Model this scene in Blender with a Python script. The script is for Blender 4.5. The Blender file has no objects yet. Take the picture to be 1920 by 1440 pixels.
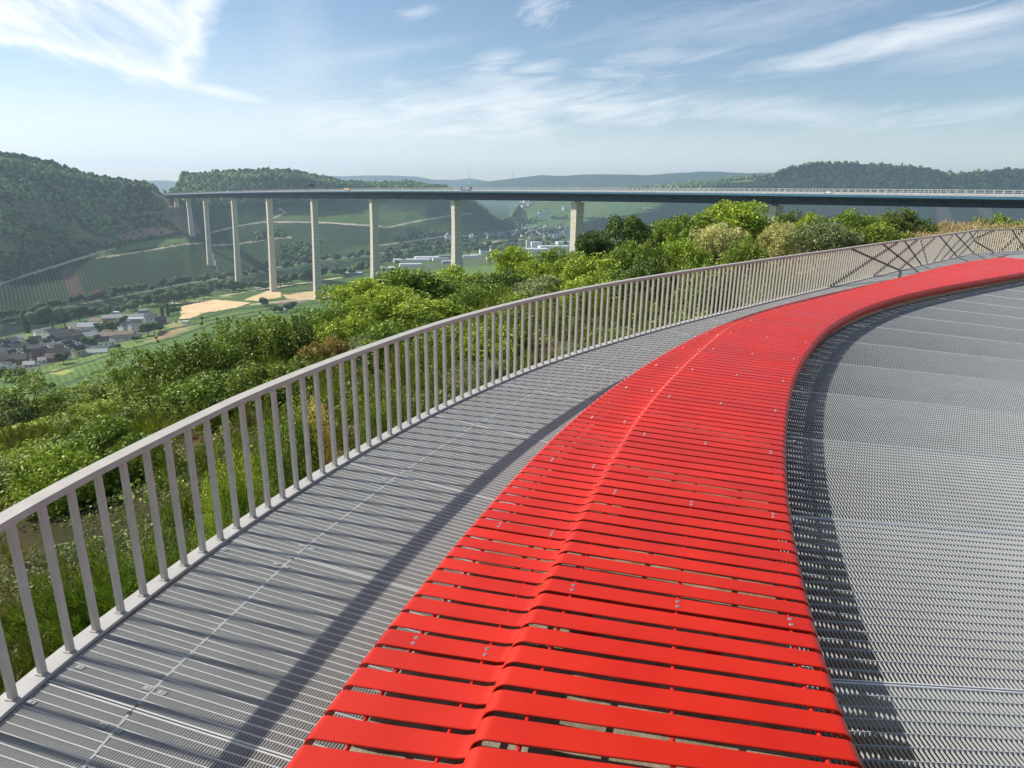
import bpy, math, random
import numpy as np
from mathutils import Vector, Matrix
random.seed(7)
RS = np.random.RandomState(11)
C = bpy.context.scene.collection
sc = bpy.context.scene

# ------------------------------------------------------------------ survey helpers
# (measured photograph: 1920x1440, eye 2.7 m above the grating)
F, YH, CY, CX, ROLL, H = 1250.0, 352.0, 720.0, 960.0, math.radians(0.9), 2.7
PT = math.atan2(CY - YH, F)
cp, sp, cr, sr = math.cos(PT), math.sin(PT), math.cos(ROLL), math.sin(ROLL)

def ray(x, y):
    u0, v0 = x - CX, -(y - CY)
    u, v = cr*u0 - sr*v0, sr*u0 + cr*v0
    return np.array([u, F*cp + v*sp, -F*sp + v*cp])
def onz(x, y, z=0.0):
    r = ray(x, y); k = (z - H)/r[2]
    return np.array([r[0]*k, r[1]*k, z])
def ond(x, y, d):
    r = ray(x, y); k = d/math.hypot(r[0], r[1])
    return np.array([r[0]*k, r[1]*k, H + r[2]*k])
def proj(P):
    P = np.asarray(P, float); X, Y, Z = P[..., 0], P[..., 1], P[..., 2] - H
    w = Y*cp - Z*sp; v = Y*sp + Z*cp
    w = np.maximum(w, 1e-3)
    u, v = X/w*F, v/w*F
    return np.stack([cr*u + sr*v + CX, CY - (-sr*u + cr*v)], -1)

def vnoise(x, y, seed=0):
    x = np.asarray(x, float); y = np.asarray(y, float)
    xi, yi = np.floor(x).astype(np.int64), np.floor(y).astype(np.int64)
    fx, fy = x - xi, y - yi
    fx, fy = fx*fx*(3 - 2*fx), fy*fy*(3 - 2*fy)
    def h(a, b):
        n = (a*374761393 + b*668265263 + seed*1442695041) & 0xffffffff
        n = ((n ^ (n >> 13))*1274126177) & 0xffffffff
        return ((n ^ (n >> 16)) & 0xffff)/65535.0
    return (h(xi, yi)*(1-fx) + h(xi+1, yi)*fx)*(1-fy) + (h(xi, yi+1)*(1-fx) + h(xi+1, yi+1)*fx)*fy
def fbm(x, y, seed=0, o=4):
    s, a, t = 0, 1.0, 0
    for i in range(o):
        s = s + a*vnoise(x*2**i, y*2**i, seed + i); t += a; a *= .5
    return s/t

# ------------------------------------------------------------------ mesh helpers
def link(o, parent=None):
    C.objects.link(o)
    if parent is not None: o.parent = parent
    return o
def tag(o, label=None, cat=None, group=None, kind=None):
    if label: o['label'] = label
    if cat: o['category'] = cat
    if group: o['group'] = group
    if kind: o['kind'] = kind
    return o
def empty(name, loc=(0, 0, 0), rz=0.0):
    o = bpy.data.objects.new(name, None); o.empty_display_size = .2
    o.location = loc; o.rotation_euler = (0, 0, rz)
    C.objects.link(o); return o
def mesh_np(name, V, Q, mat=None, smooth=False, T=None):
    """V (n,3); Q (m,4) quads; T (k,3) triangles"""
    V = np.asarray(V, np.float32); me = bpy.data.meshes.new(name)
    Q = np.zeros((0, 4), np.int32) if Q is None else np.asarray(Q, np.int32)
    T = np.zeros((0, 3), np.int32) if T is None else np.asarray(T, np.int32)
    me.vertices.add(len(V)); me.vertices.foreach_set('co', V.ravel())
    nl = Q.size + T.size; me.loops.add(nl)
    me.loops.foreach_set('vertex_index', np.concatenate([Q.ravel(), T.ravel()]))
    me.polygons.add(len(Q) + len(T))
    st = np.concatenate([np.arange(len(Q))*4, Q.size + np.arange(len(T))*3]).astype(np.int32)
    me.polygons.foreach_set('loop_start', st)
    try: me.polygons.foreach_set('loop_total', np.concatenate([np.full(len(Q), 4), np.full(len(T), 3)]).astype(np.int32))
    except Exception: pass
    me.update(calc_edges=True)
    me.polygons.foreach_set('use_smooth', np.full(len(me.polygons), bool(smooth)))
    if mat: me.materials.append(mat)
    return me
class MB:
    def __init__(s): s.V = []; s.Q = []; s.T = []; s.n = 0
    def add(s, V, Q=None, T=None):
        V = np.asarray(V, float).reshape(-1, 3)
        if Q is not None and len(Q): s.Q.append(np.asarray(Q, int) + s.n)
        if T is not None and len(T): s.T.append(np.asarray(T, int) + s.n)
        s.V.append(V); s.n += len(V)
    BQ = [(0, 3, 2, 1), (4, 5, 6, 7), (0, 1, 5, 4), (1, 2, 6, 5), (2, 3, 7, 6), (3, 0, 4, 7)]
    def hexa(s, p8): s.add(p8, MB.BQ)
    def box(s, c, d, rz=0.0):
        x, y, z = np.array(d)/2.0
        P = np.array([(-x, -y, -z), (x, -y, -z), (x, y, -z), (-x, y, -z), (-x, -y, z), (x, -y, z), (x, y, z), (-x, y, z)])
        a, b = math.cos(rz), math.sin(rz); R = np.array([[a, -b, 0], [b, a, 0], [0, 0, 1]])
        s.add(P @ R.T + np.array(c), MB.BQ)
    def bar(s, a, b, w, h, up=(0, 0, 1)):
        a, b = np.array(a, float), np.array(b, float); t = b - a; t /= np.linalg.norm(t)
        n = np.cross(t, up); n = n/max(np.linalg.norm(n), 1e-9); u = np.cross(n, t)
        o = [(-1, -1), (1, -1), (1, 1), (-1, 1)]
        P = [a + n*w/2*i + u*h/2*j for i, j in o] + [b + n*w/2*i + u*h/2*j for i, j in o]
        s.add(P, [(0, 3, 2, 1), (4, 5, 6, 7), (0, 1, 5, 4), (1, 2, 6, 5), (2, 3, 7, 6), (3, 0, 4, 7)])
    def tube(s, pts, rad, k=8):
        pts = np.asarray(pts, float); n = len(pts); rad = np.broadcast_to(rad, (n,))
        t = np.gradient(pts, axis=0); t /= np.linalg.norm(t, axis=1)[:, None] + 1e-12
        ref = np.where(np.abs(t[:, 2:3]) > .9, np.array([[1., 0, 0]]), np.array([[0, 0, 1.]]))
        a = np.cross(t, ref); a /= np.linalg.norm(a, axis=1)[:, None] + 1e-12; b = np.cross(t, a)
        an = np.arange(k)*2*math.pi/k
        V = pts[:, None, :] + rad[:, None, None]*(a[:, None, :]*np.cos(an)[None, :, None] + b[:, None, :]*np.sin(an)[None, :, None])
        i = np.arange(n-1)[:, None]*k; j = np.arange(k)[None, :]; j2 = (j+1) % k
        Q = np.stack([i+j, i+j2, i+k+j2, i+k+j], -1).reshape(-1, 4)
        V = V.reshape(-1, 3); m = len(V)
        V = np.vstack([V, pts[0], pts[-1]])
        T = [(m, (q+1) % k, q) for q in range(k)] + [(m+1, (n-1)*k+q, (n-1)*k+(q+1) % k) for q in range(k)]
        s.add(V, Q, T)
    def sweep(s, pts, sec, close=True):
        """pts (n,3) path, sec (k,2) section (left offset, up)"""
        pts = np.asarray(pts, float); sec = np.asarray(sec, float); n, k = len(pts), len(sec)
        t = np.gradient(pts[:, :2], axis=0); t /= np.linalg.norm(t, axis=1)[:, None]
        L = np.stack([-t[:, 1], t[:, 0], 0*t[:, 0]], -1)
        V = pts[:, None, :] + L[:, None, :]*sec[None, :, 0:1] + np.array([0, 0, 1.])*sec[None, :, 1:2]
        i = np.arange(n-1)[:, None]*k; j = np.arange(k)[None, :]; j2 = (j+1) % k
        Q = np.stack([i+j, i+k+j, i+k+j2, i+j2], -1).reshape(-1, 4)
        s.add(V.reshape(-1, 3), Q)
        if k == 4: s.Q.append(np.array([(0, 1, 2, 3), ((n-1)*k+3, (n-1)*k+2, (n-1)*k+1, (n-1)*k)]) + s.n - n*k)
    def mesh(s, name, mat=None, smooth=False):
        V = np.vstack(s.V) if s.V else np.zeros((0, 3))
        return mesh_np(name, V, np.vstack(s.Q) if s.Q else None, mat, smooth, np.vstack(s.T) if s.T else None)
    def obj(s, name, mat=None, parent=None, smooth=False):
        return link(bpy.data.objects.new(name, s.mesh(name, mat, smooth)), parent)

# ------------------------------------------------------------------ materials
def newmat(name):
    m = bpy.data.materials.new(name); m.use_nodes = True
    nt = m.node_tree; b = nt.nodes['Principled BSDF']; return m, nt, b
def N(nt, typ, **kw):
    n = nt.nodes.new(typ)
    for k, v in kw.items():
        if k.startswith('i_'):
            key = k[2:]; key = int(key) if key.isdigit() else key
            n.inputs[key].default_value = v
        else: setattr(n, k, v)
    return n
def ramp(nt, src, stops):
    r = nt.nodes.new('ShaderNodeValToRGB'); e = r.color_ramp.elements
    while len(e) < len(stops): e.new(.5)
    for q, (p, c) in zip(e, stops): q.position = p; q.color = (*c, 1)
    nt.links.new(src, r.inputs[0]); return r.outputs[0]
def simple(name, c1, c2=None, scale=3.0, rough=.6, metal=0.0, bump=0.0, spec=.5, detail=4.0, coord='Object', coat=0.0, bscale=None):
    m, nt, b = newmat(name)
    tc = N(nt, 'ShaderNodeTexCoord'); no = N(nt, 'ShaderNodeTexNoise', i_Scale=scale, i_Detail=detail)
    nt.links.new(tc.outputs[coord], no.inputs['Vector'])
    nt.links.new(ramp(nt, no.outputs[0], [(.3, c1), (.7, c2 or c1)]), b.inputs['Base Color'])
    b.inputs['Roughness'].default_value = rough; b.inputs['Metallic'].default_value = metal
    b.inputs['Specular IOR Level'].default_value = spec
    if coat: b.inputs['Coat Weight'].default_value = coat; b.inputs['Coat Roughness'].default_value = .15
    if bump:
        n2 = N(nt, 'ShaderNodeTexNoise', i_Scale=bscale or scale*4, i_Detail=5.0); nt.links.new(tc.outputs[coord], n2.inputs['Vector'])
        bp = N(nt, 'ShaderNodeBump', i_Strength=bump, i_Distance=.02); nt.links.new(n2.outputs[0], bp.inputs['Height'])
        nt.links.new(bp.outputs[0], b.inputs['Normal'])
    return m
def leafmat(name, dark, mid, light, trans=.2, clump=.8):
    m, nt, b = newmat(name)
    g = N(nt, 'ShaderNodeNewGeometry'); tc = N(nt, 'ShaderNodeTexCoord')
    no = N(nt, 'ShaderNodeTexNoise', i_Scale=clump, i_Detail=3.0); nt.links.new(tc.outputs['Object'], no.inputs['Vector'])
    oi = N(nt, 'ShaderNodeObjectInfo')
    a = N(nt, 'ShaderNodeMath', operation='MULTIPLY', i_1=.45); nt.links.new(g.outputs['Random Per Island'], a.inputs[0])
    b2 = N(nt, 'ShaderNodeMath', operation='MULTIPLY_ADD', i_1=.9); nt.links.new(no.outputs[0], b2.inputs[0]); nt.links.new(a.outputs[0], b2.inputs[2])
    c = N(nt, 'ShaderNodeMath', operation='MULTIPLY_ADD', i_1=.12); nt.links.new(oi.outputs['Random'], c.inputs[0]); nt.links.new(b2.outputs[0], c.inputs[2])
    col = ramp(nt, c.outputs[0], [(.35, dark), (.68, mid), (1.0, light)])
    nt.links.new(col, b.inputs['Base Color'])
    b.inputs['Roughness'].default_value = .55; b.inputs['Specular IOR Level'].default_value = .3
    t = N(nt, 'ShaderNodeBsdfTranslucent'); nt.links.new(col, t.inputs[0])
    mx = N(nt, 'ShaderNodeMixShader', i_0=trans); nt.links.new(b.outputs[0], mx.inputs[1]); nt.links.new(t.outputs[0], mx.inputs[2])
    nt.links.new(mx.outputs[0], nt.nodes['Material Output'].inputs['Surface'])
    return m
M = {}
M['galv'] = simple('galvanised_steel', (.31, .325, .335), (.34, .355, .365), 3, .65, .0, 0, .25)
M['galv_walk'] = simple('galvanised_walkway', (.45, .45, .44), (.49, .49, .48), 3, .65, .0, 0, .25)
M['galv_light'] = simple('galvanised_flat', (.42, .44, .46), (.55, .56, .58), 12, .5, 0)
M['rail'] = simple('rail_aluminium', (.39, .362, .320), (.455, .425, .380), 9, .5, .0, .08)
M['toe'] = simple('toe_plate_metal', (.40, .385, .37), (.47, .45, .43), 8, .45, 0, .05)
M['dark_bar'] = simple('dark_bronze_bar', (.018, .018, .017), (.028, .027, .026), 8, .5)
mred, nr_, bred = newmat('red_powder_coat')
_g = N(nr_, 'ShaderNodeNewGeometry'); _t = N(nr_, 'ShaderNodeTexCoord')
_n = N(nr_, 'ShaderNodeTexNoise', i_Scale=2.2, i_Detail=6.0); nr_.links.new(_t.outputs['Object'], _n.inputs['Vector'])
_c = ramp(nr_, _n.outputs[0], [(.3, (.50, .015, .003)), (.7, (.59, .020, .004))])
_h = N(nr_, 'ShaderNodeHueSaturation'); nr_.links.new(_c, _h.inputs['Color'])
_v = N(nr_, 'ShaderNodeMath', operation='MULTIPLY_ADD', i_1=.16, i_2=.92); nr_.links.new(_g.outputs['Random Per Island'], _v.inputs[0]); nr_.links.new(_v.outputs[0], _h.inputs['Value'])
_n2 = N(nr_, 'ShaderNodeTexNoise', i_Scale=55.0, i_Detail=3.0); nr_.links.new(_t.outputs['Object'], _n2.inputs['Vector'])
_n3 = N(nr_, 'ShaderNodeTexNoise', i_Scale=1.3, i_Detail=2.0); nr_.links.new(_t.outputs['Object'], _n3.inputs['Vector'])
_s = N(nr_, 'ShaderNodeMath', operation='MULTIPLY'); nr_.links.new(ramp(nr_, _n2.outputs[0], [(.70, (0, 0, 0)), (.76, (1, 1, 1))]), _s.inputs[0]); nr_.links.new(ramp(nr_, _n3.outputs[0], [(.5, (0, 0, 0)), (.62, (.55, .55, .55))]), _s.inputs[1])
_m = N(nr_, 'ShaderNodeMix', data_type='RGBA'); nr_.links.new(_s.outputs[0], _m.inputs[0]); nr_.links.new(_h.outputs[0], _m.inputs[6]); _m.inputs[7].default_value = (.62, .16, .12, 1)
nr_.links.new(_m.outputs[2], bred.inputs['Base Color']); nr_.links.new(ramp(nr_, _n.outputs[0], [(.3, (.30, .30, .30)), (.7, (.42, .42, .42))]), bred.inputs['Roughness'])
bred.inputs['Specular IOR Level'].default_value = .35; M['red'] = mred
M['red_tube'] = simple('red_steel_tube', (.55, .012, .010), (.6, .018, .012), 5, .35)
M['screw'] = simple('stainless_screw', (.45, .45, .45), (.6, .6, .6), 60, .3, .8)
M['slab'] = simple('mossy_concrete', (.16, .13, .07), (.36, .32, .25), 6, .9, 0, .4, .2, 8, bscale=40)
M['soil'] = simple('dry_soil', (.055, .045, .025), (.14, .10, .055), .8, .95, 0, .5, .1, 8)
M['bark'] = simple('bark', (.06, .045, .03), (.12, .09, .06), 8, .9, 0, .5, .1)

# ------------------------------------------------------------------ world sky with thin cloud
SUN = np.array([-.96, .27, 0.0]); SUN /= np.linalg.norm(SUN); EL = math.radians(36.5)
SUNV = Vector((SUN[0]*math.cos(EL), SUN[1]*math.cos(EL), math.sin(EL)))
w = bpy.data.worlds.new('World'); sc.world = w; w.use_nodes = True; nt = w.node_tree
bg = nt.nodes['Background']
sky = N(nt, 'ShaderNodeTexSky', sky_type='NISHITA', sun_disc=False)
sky.sun_elevation = EL; sky.sun_rotation = math.atan2(SUN[0], SUN[1]) % (2*math.pi)
sky.altitude = 300; sky.air_density = 1.0; sky.dust_density = .45; sky.ozone_density = 2.0
tc = N(nt, 'ShaderNodeTexCoord')
sep = N(nt, 'ShaderNodeSeparateXYZ'); nt.links.new(tc.outputs['Generated'], sep.inputs[0])
def mth(op, a, b=None, c=None, clamp=False):
    n = N(nt, 'ShaderNodeMath', operation=op, use_clamp=clamp)
    for i, v in enumerate((a, b, c)):
        if v is None: continue
        if isinstance(v, (int, float)): n.inputs[i].default_value = v
        else: nt.links.new(v, n.inputs[i])
    return n.outputs[0]
AZ = mth('MULTIPLY', mth('ARCTAN2', sep.outputs[0], sep.outputs[1]), 180/math.pi)
ELV = mth('MULTIPLY', mth('ARCSINE', sep.outputs[2]), 180/math.pi)
def azel(x, y):
    r = ray(x, y); r = r/np.linalg.norm(r)
    return math.degrees(math.atan2(r[0], r[1])), math.degrees(math.asin(r[2]))
cv = N(nt, 'ShaderNodeCombineXYZ'); nt.links.new(AZ, cv.inputs[0]); nt.links.new(ELV, cv.inputs[1])
def streaks(rot, sx, sy, detail, seed, rough=.6, dist=.6):
    mp = N(nt, 'ShaderNodeMapping'); mp.inputs['Rotation'].default_value = (0, 0, rot)
    mp.inputs['Scale'].default_value = (sx, sy, 1); mp.inputs['Location'].default_value = (seed, seed*.7, 0)
    nt.links.new(cv.outputs[0], mp.inputs[0])
    # rotate first, then stretch
    mp2 = N(nt, 'ShaderNodeMapping'); mp2.inputs['Rotation'].default_value = (0, 0, rot); nt.links.new(cv.outputs[0], mp2.inputs[0])
    mp.inputs['Rotation'].default_value = (0, 0, 0); nt.links.new(mp2.outputs[0], mp.inputs[0])
    no = N(nt, 'ShaderNodeTexNoise', i_Scale=1.0, i_Detail=detail, i_Roughness=rough, i_Distortion=dist)
    nt.links.new(mp.outputs[0], no.inputs['Vector']); return no.outputs[0]
n_a = streaks(math.radians(28), .16, .60, 10, 3.1)       # streaks falling to the right (upper left cloud)
n_b = streaks(math.radians(-8), .16, .95, 10, 9.7, .62, .9)       # long level streaks
n_c = streaks(math.radians(-15), .5, 1.3, 6, 2.2, .65, .8)
n_e = streaks(0.0, .35, .5, 6, 5.0, .6, .3)
def blob(x, y, rx, ry, ang, k, soft=1.0, noise=None, nw=1.2):
    a0, e0 = azel(x, y); ca, sa = math.cos(math.radians(ang)), math.sin(math.radians(ang))
    dx = mth('SUBTRACT', AZ, a0); dy = mth('SUBTRACT', ELV, e0)
    u = mth('ADD', mth('MULTIPLY', dx, ca/rx), mth('MULTIPLY', dy, sa/rx))
    v = mth('ADD', mth('MULTIPLY', dx, -sa/ry), mth('MULTIPLY', dy, ca/ry))
    r = mth('SQRT', mth('ADD', mth('MULTIPLY', u, u), mth('MULTIPLY', v, v)))
    f = mth('SUBTRACT', 1.0, r)
    if noise is not None: f = mth('ADD', f, mth('MULTIPLY', mth('SUBTRACT', noise, .5), nw))
    return mth('MULTIPLY', mth('MULTIPLY', f, 1/soft, None, True), k)
def clampmul(v, s): return mth('MULTIPLY', v, s, None, True)
# upper-left cirrus sheet: left of a ragged right edge, above a falling lower edge
a1, e1 = azel(0, 95); a2, e2 = azel(420, 198)
low = mth('SUBTRACT', ELV, mth('MULTIPLY_ADD', AZ, (e2-e1)/(a2-a1), e1 - a1*(e2-e1)/(a2-a1)))
a3, e3 = azel(415, 0); a4, e4 = azel(380, 110)
right = mth('SUBTRACT', a4 + .4, mth('SUBTRACT', AZ, mth('MULTIPLY', mth('SUBTRACT', ELV, e4), (a3-a4)/(e3-e4))))
low2 = mth('ADD', low, mth('MULTIPLY', mth('SUBTRACT', n_a, .5), 2.6)); right2 = mth('ADD', right, mth('MULTIPLY', mth('SUBTRACT', n_e, .5), 3.5))
sheet = mth('MULTIPLY', mth('MULTIPLY', low2, 1.1, None, True), mth('MULTIPLY', right2, .8, None, True))
edge_lo = mth('SUBTRACT', 1.0, mth('MULTIPLY', mth('ABSOLUTE', mth('SUBTRACT', low2, 1.0)), .8), None, True)
edge_ri = mth('SUBTRACT', 1.0, mth('MULTIPLY', mth('ABSOLUTE', mth('SUBTRACT', right2, 1.6)), .45), None, True)
body = mth('ADD', .38, mth('MULTIPLY', mth('SUBTRACT', n_a, .42), 2.2))
inten = mth('MAXIMUM', mth('MAXIMUM', body, mth('MULTIPLY', edge_lo, .95)), mth('MULTIPLY', edge_ri, .9))
sheet = mth('MULTIPLY', sheet, inten, None, True)
parts = [sheet]
for b_ in [(410, 172, 4.2, .55, -8, .8, 1, n_a, .9), (930, 110, 2.3, .8, 14, .4, 1, n_b, 2.2), (1015, 12, 2.2, 1.5, 20, .35, 1, n_c, 3.0),
           (1000, 128, 3.4, .6, 10, .5, 1, n_b, 1.6), (950, 190, 14, 2.6, 2, .60, 1, n_b, 2.2), (760, 235, 14, 2.2, -3, .45, 1, n_b, 1.9),
           (1180, 200, 12, 1.3, 2, .36, 1, n_b, 2.0), (1500, 215, 9, 1.2, -2, .42, 1, n_b, 1.9), (1760, 62, 13, 1.0, 10.5, .62, 1, n_b, 1.6),
           (1560, 95, 10, .8, 11, .45, 1, n_b, 1.6), (1850, 90, 9, 1.4, 4, .30, 1, n_b, 1.5), (1250, 108, 6, .7, 3, .30, 1, n_b, 1.8),
           (1870, 205, 8, .8, 4, .32, 1, n_b, 1.6), (780, 26, 2.0, .6, 14, .35, 1, n_c, 2.4), (700, 100, 10, .7, 10, .16, 1, n_b, 1.0),
           (560, 90, 3.0, 9, 6, .14, 1, n_a, .5), (300, 250, 22, 5, -5, .28, 1, n_b, .8), (960, 300, 70, 4.2, 0, .50, 1, n_b, .5), (500, 180, 16, 6, 0, .20, 1, n_b, .8), (1400, 40, 14, 2.0, 6, .22, 1, n_b, 2.2)]:
    parts.append(blob(*b_))
cl = parts[0]
for q in parts[1:]: cl = mth('SUBTRACT', 1.0, mth('MULTIPLY', mth('SUBTRACT', 1.0, cl), mth('SUBTRACT', 1.0, q)))
cl = mth('MULTIPLY', cl, mth('MULTIPLY', ELV, .6, None, True), None, True)
mixc = N(nt, 'ShaderNodeMix', data_type='RGBA'); nt.links.new(cl, mixc.inputs[0]); nt.links.new(sky.outputs[0], mixc.inputs[6])
mixc.inputs[7].default_value = (9.0, 9.25, 9.5, 1)
nt.links.new(mixc.outputs[2], bg.inputs[0]); bg.inputs[1].default_value = .095
WORLD_BG = bg
w.cycles.sampling_method = 'MANUAL'; w.cycles.sample_map_resolution = 256

sl = bpy.data.lights.new('sun', 'SUN'); sl.energy = 4.9; sl.angle = math.radians(.5); sl.color = (1, .94, .84)
so = bpy.data.objects.new('sun', sl); C.objects.link(so); so.rotation_euler = SUNV.to_track_quat('Z', 'Y').to_euler(); so.location = (-40, 12, 60)

cam = bpy.data.cameras.new('camera'); co = bpy.data.objects.new('camera', cam); C.objects.link(co); sc.camera = co
cam.sensor_width = 36; cam.lens = F/1920*36; cam.clip_end = 40000; cam.clip_start = .05
R = Matrix(((cr, -sr, 0), (sr*sp, cr*sp, -cp), (sr*cp, cr*cp, sp)))
co.matrix_world = Matrix.Translation((0, 0, H)) @ R.to_4x4()
sc.view_settings.view_transform = 'Standard'; sc.view_settings.look = 'None'; sc.view_settings.exposure = 0.35; sc.view_settings.gamma = 1

# ------------------------------------------------------------------ plan curves measured on their own planes
def loess(pts, z, ext=()):
    P = np.array([onz(*q, z)[:2] for q in pts])
    if len(ext): P = np.vstack([np.array(ext, float), P])
    P = P[np.argsort(P[:, 1])]
    def f(y):
        y = np.atleast_1d(np.asarray(y, float)); out = np.empty_like(y)
        for i, q in enumerate(y):
            bw = .30 + .11*abs(q); t = P[:, 1] - q; wt = np.exp(-(t/bw)**2)/(1 + .02*np.abs(P[:, 1])**1.5) + 1e-9
            A = np.stack([np.ones_like(t), t, t*t*.5], 1)*wt[:, None]**.5
            out[i] = np.linalg.lstsq(np.vstack([A, [0, 0, .02]]), np.append(P[:, 0]*wt**.5, 0), rcond=None)[0][0]
        return out
    return f, P
FOOT_PX = [(34,1315),(88,1268),(138,1225),(187,1188),(237,1152),(278,1120),(317,1090),(353,1063),(387,1038),(420,1015),(450,993),(535,937),(585,905),(631,877),(675,851),(821,772),(852,757),(882,742),(912,730),(940,717),(992,696),(1042,677),(1114,655),(1262,612),(1370,585),(1445,566),(1530,546),(1600,529),(1635,520),(1690,507),(1742,495),(1825,475)]
OUT_PX = [(530,1433),(567,1387),(597,1347),(625,1310),(652,1270),(677,1237),(702,1208),(723,1178),(743,1152),(780,1103),(800,1082),(817,1060),(848,1022),(897,970),(1000,850),(1050,805),(1100,760),(1133,733),(1183,700),(1253,657),(1327,618),(1400,590),(1467,570),(1528,555),(1590,542),(1690,519),(1765,500),(1840,486),(1915,479)]
STEP_PX = [(857,1440),(870,1403),(893,1353),(913,1310),(933,1263),(953,1223),(970,1187),(990,1153),(1013,1093),(1043,1027),(1087,957),(1130,887),(1153,840),(1190,780),(1230,733),(1283,680),(1320,647),(1360,613),(1400,592),(1500,566),(1602,543),(1665,530),(1740,516),(1815,506)]
INN_PX = [(1623,1430),(1603,1387),(1583,1340),(1567,1297),(1557,1257),(1545,1217),(1533,1180),(1523,1143),(1507,1083),(1493,1010),(1483,960),(1480,927),(1475,860),(1477,793),(1483,747),(1500,690),(1520,657),(1545,625),(1575,602),(1620,580),(1660,565),(1715,550),(1790,535),(1865,522),(1920,512)]
ZU, ZL = .325, .225
footf, _ = loess(FOOT_PX, 0, [(-2.70, 2.2), (-2.74, 1.2), (-2.75, 0), (-2.72, -1.2)])
outf, _ = loess(OUT_PX, ZL, [(-1.07, 1.8), (-1.25, 1.1), (-1.38, .2), (-1.42, -.8)])
stepf, _ = loess(STEP_PX, ZU, [(-.28, 1.8), (-.40, 1.2), (-.50, .4), (-.55, -.6)])
innf, _ = loess(INN_PX, ZU - .02, [(1.5, 1.9), (1.46, 1.2), (1.47, .4), (1.50, -.5)])
def curve(f, ya, yb, n=700):
    u = np.linspace(0, 1, n); y = ya + (yb - ya)*(u**1.5); x = f(y)
    P = np.c_[x, y]
    d = np.r_[0, np.cumsum(np.linalg.norm(np.diff(P, axis=0), axis=1))]
    s = np.arange(0, d[-1], .05); P = np.c_[np.interp(s, d, P[:, 0]), np.interp(s, d, P[:, 1])]
    return P
FT = curve(footf, -1.0, 32.6); 
# corner, then the rail runs on to the right
t_ = np.linspace(0, 1, 420)[1:, None]; FT2 = FT[-1] + (np.array([37.5, 40.6]) - FT[-1])*t_
FT2[:, 1] -= np.linspace(0, 0, len(FT2))
FOOT = np.vstack([FT, FT2]); FOOT[:, 1] = FOOT[:, 1]
def arclen(P): return np.r_[0, np.cumsum(np.linalg.norm(np.diff(P, axis=0), axis=1))]
def extend(P, n, step):
    t = P[-1] - P[-8]; t /= np.linalg.norm(t); return np.vstack([P, P[-1] + t*step*np.arange(1, n+1)[:, None]])
INN = extend(curve(innf, -.8, 21.0), 110, .1); OUT = extend(curve(outf, -.9, 28.5), 80, .1); STP = extend(curve(stepf, -.7, 23.0), 120, .1)

# ------------------------------------------------------------------ terrain
def az_of(x, y):
    r = ray(x, y); return math.atan2(r[0], r[1])
def knot(pts):
    """pts: (px, py, 'z'|'d', value) -> arrays az, d, z"""
    A = []
    for x, y, k, v in pts:
        P = onz(x, y, v) if k == 'z' else ond(x, y, v)
        A.append((math.atan2(P[0], P[1]), math.hypot(P[0], P[1]), P[2]))
    A.sort(); return np.array(A)
def capz(a, z):
    a = a.copy(); a[:, 2] = np.minimum(a[:, 2], z); return a
def kdz(pts):
    """pts: (px at horizon, d, z)"""
    A = sorted((az_of(x, 352), d, z) for x, d, z in pts); return np.array(A)
KN = []; CNT = []
def K(a, n): KN.append(a); CNT.append(n)
K(kdz([(-900, .5, -3.0), (3000, .5, -2.2)]), 0)
K(kdz([(-900, 8, -4.2), (0, 8, -3.4), (800, 8, -2.4), (1300, 8, -1.6), (3000, 8, -1.5)]), 3)
K(capz(knot([(-300, 1000, 'd', 25), (0, 890, 'd', 25), (200, 850, 'd', 25), (400, 780, 'd', 25), (600, 705, 'd', 25), (850, 640, 'd', 25), (1060, 590, 'd', 25), (1300, 540, 'd', 25), (1500, 500, 'd', 25), (1700, 470, 'd', 25), (1920, 455, 'd', 25), (2300, 450, 'd', 25)]), -1.5), 10)
K(knot([(-300, 850, 'd', 70), (0, 775, 'd', 70), (200, 730, 'd', 70), (400, 665, 'd', 70), (600, 605, 'd', 70), (850, 560, 'd', 70), (1060, 522, 'd', 70), (1300, 478, 'd', 70), (1500, 453, 'd', 70), (1640, 443, 'd', 70), (1800, 427, 'd', 70), (1920, 430, 'd', 70), (2300, 440, 'd', 70)]), 20)
K(kdz([(-600, 210, -76), (0, 210, -78), (400, 210, -72), (700, 220, -62), (1060, 220, -50), (1500, 240, -46), (3000, 240, -46)]), 8)
K(knot([(-400, 800, 'z', -150), (0, 748, 'z', -148), (100, 725, 'z', -148), (200, 695, 'z', -148), (400, 630, 'z', -150), (600, 596, 'z', -150), (700, 560, 'z', -152), (850, 520, 'z', -155), (950, 498, 'z', -158), (1060, 482, 'z', -160), (1300, 470, 'z', -165), (2400, 500, 'z', -165)]), 8)
NB = [(-400, 690), (0, 634), (100, 612), (200, 589), (335, 556), (440, 540), (600, 510), (700, 495), (800, 481), (900, 464), (1000, 452), (1100, 443), (1300, 440), (2400, 470)]
FB = [(-400, 650), (0, 608), (82, 592), (200, 568), (282, 552), (335, 541), (440, 525), (600, 495), (700, 483), (800, 470), (900, 456), (1000, 446), (1100, 438), (1300, 435), (2400, 460)]
nb = knot([(x, y, 'z', -186) for x, y in NB]); K(nb, 90)
fb = knot([(x, y, 'z', -186) for x, y in FB])
mb = nb.copy(); mb[:, 1] = (nb[:, 1] + np.interp(nb[:, 0], fb[:, 0], fb[:, 1]))/2; mb[:, 2] = -192
K(mb, 5); K(fb, 5)
road = knot([(x, y - 7 + (x > 800)*3, 'z', -182) for x, y in FB]); K(road, 6)
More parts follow.
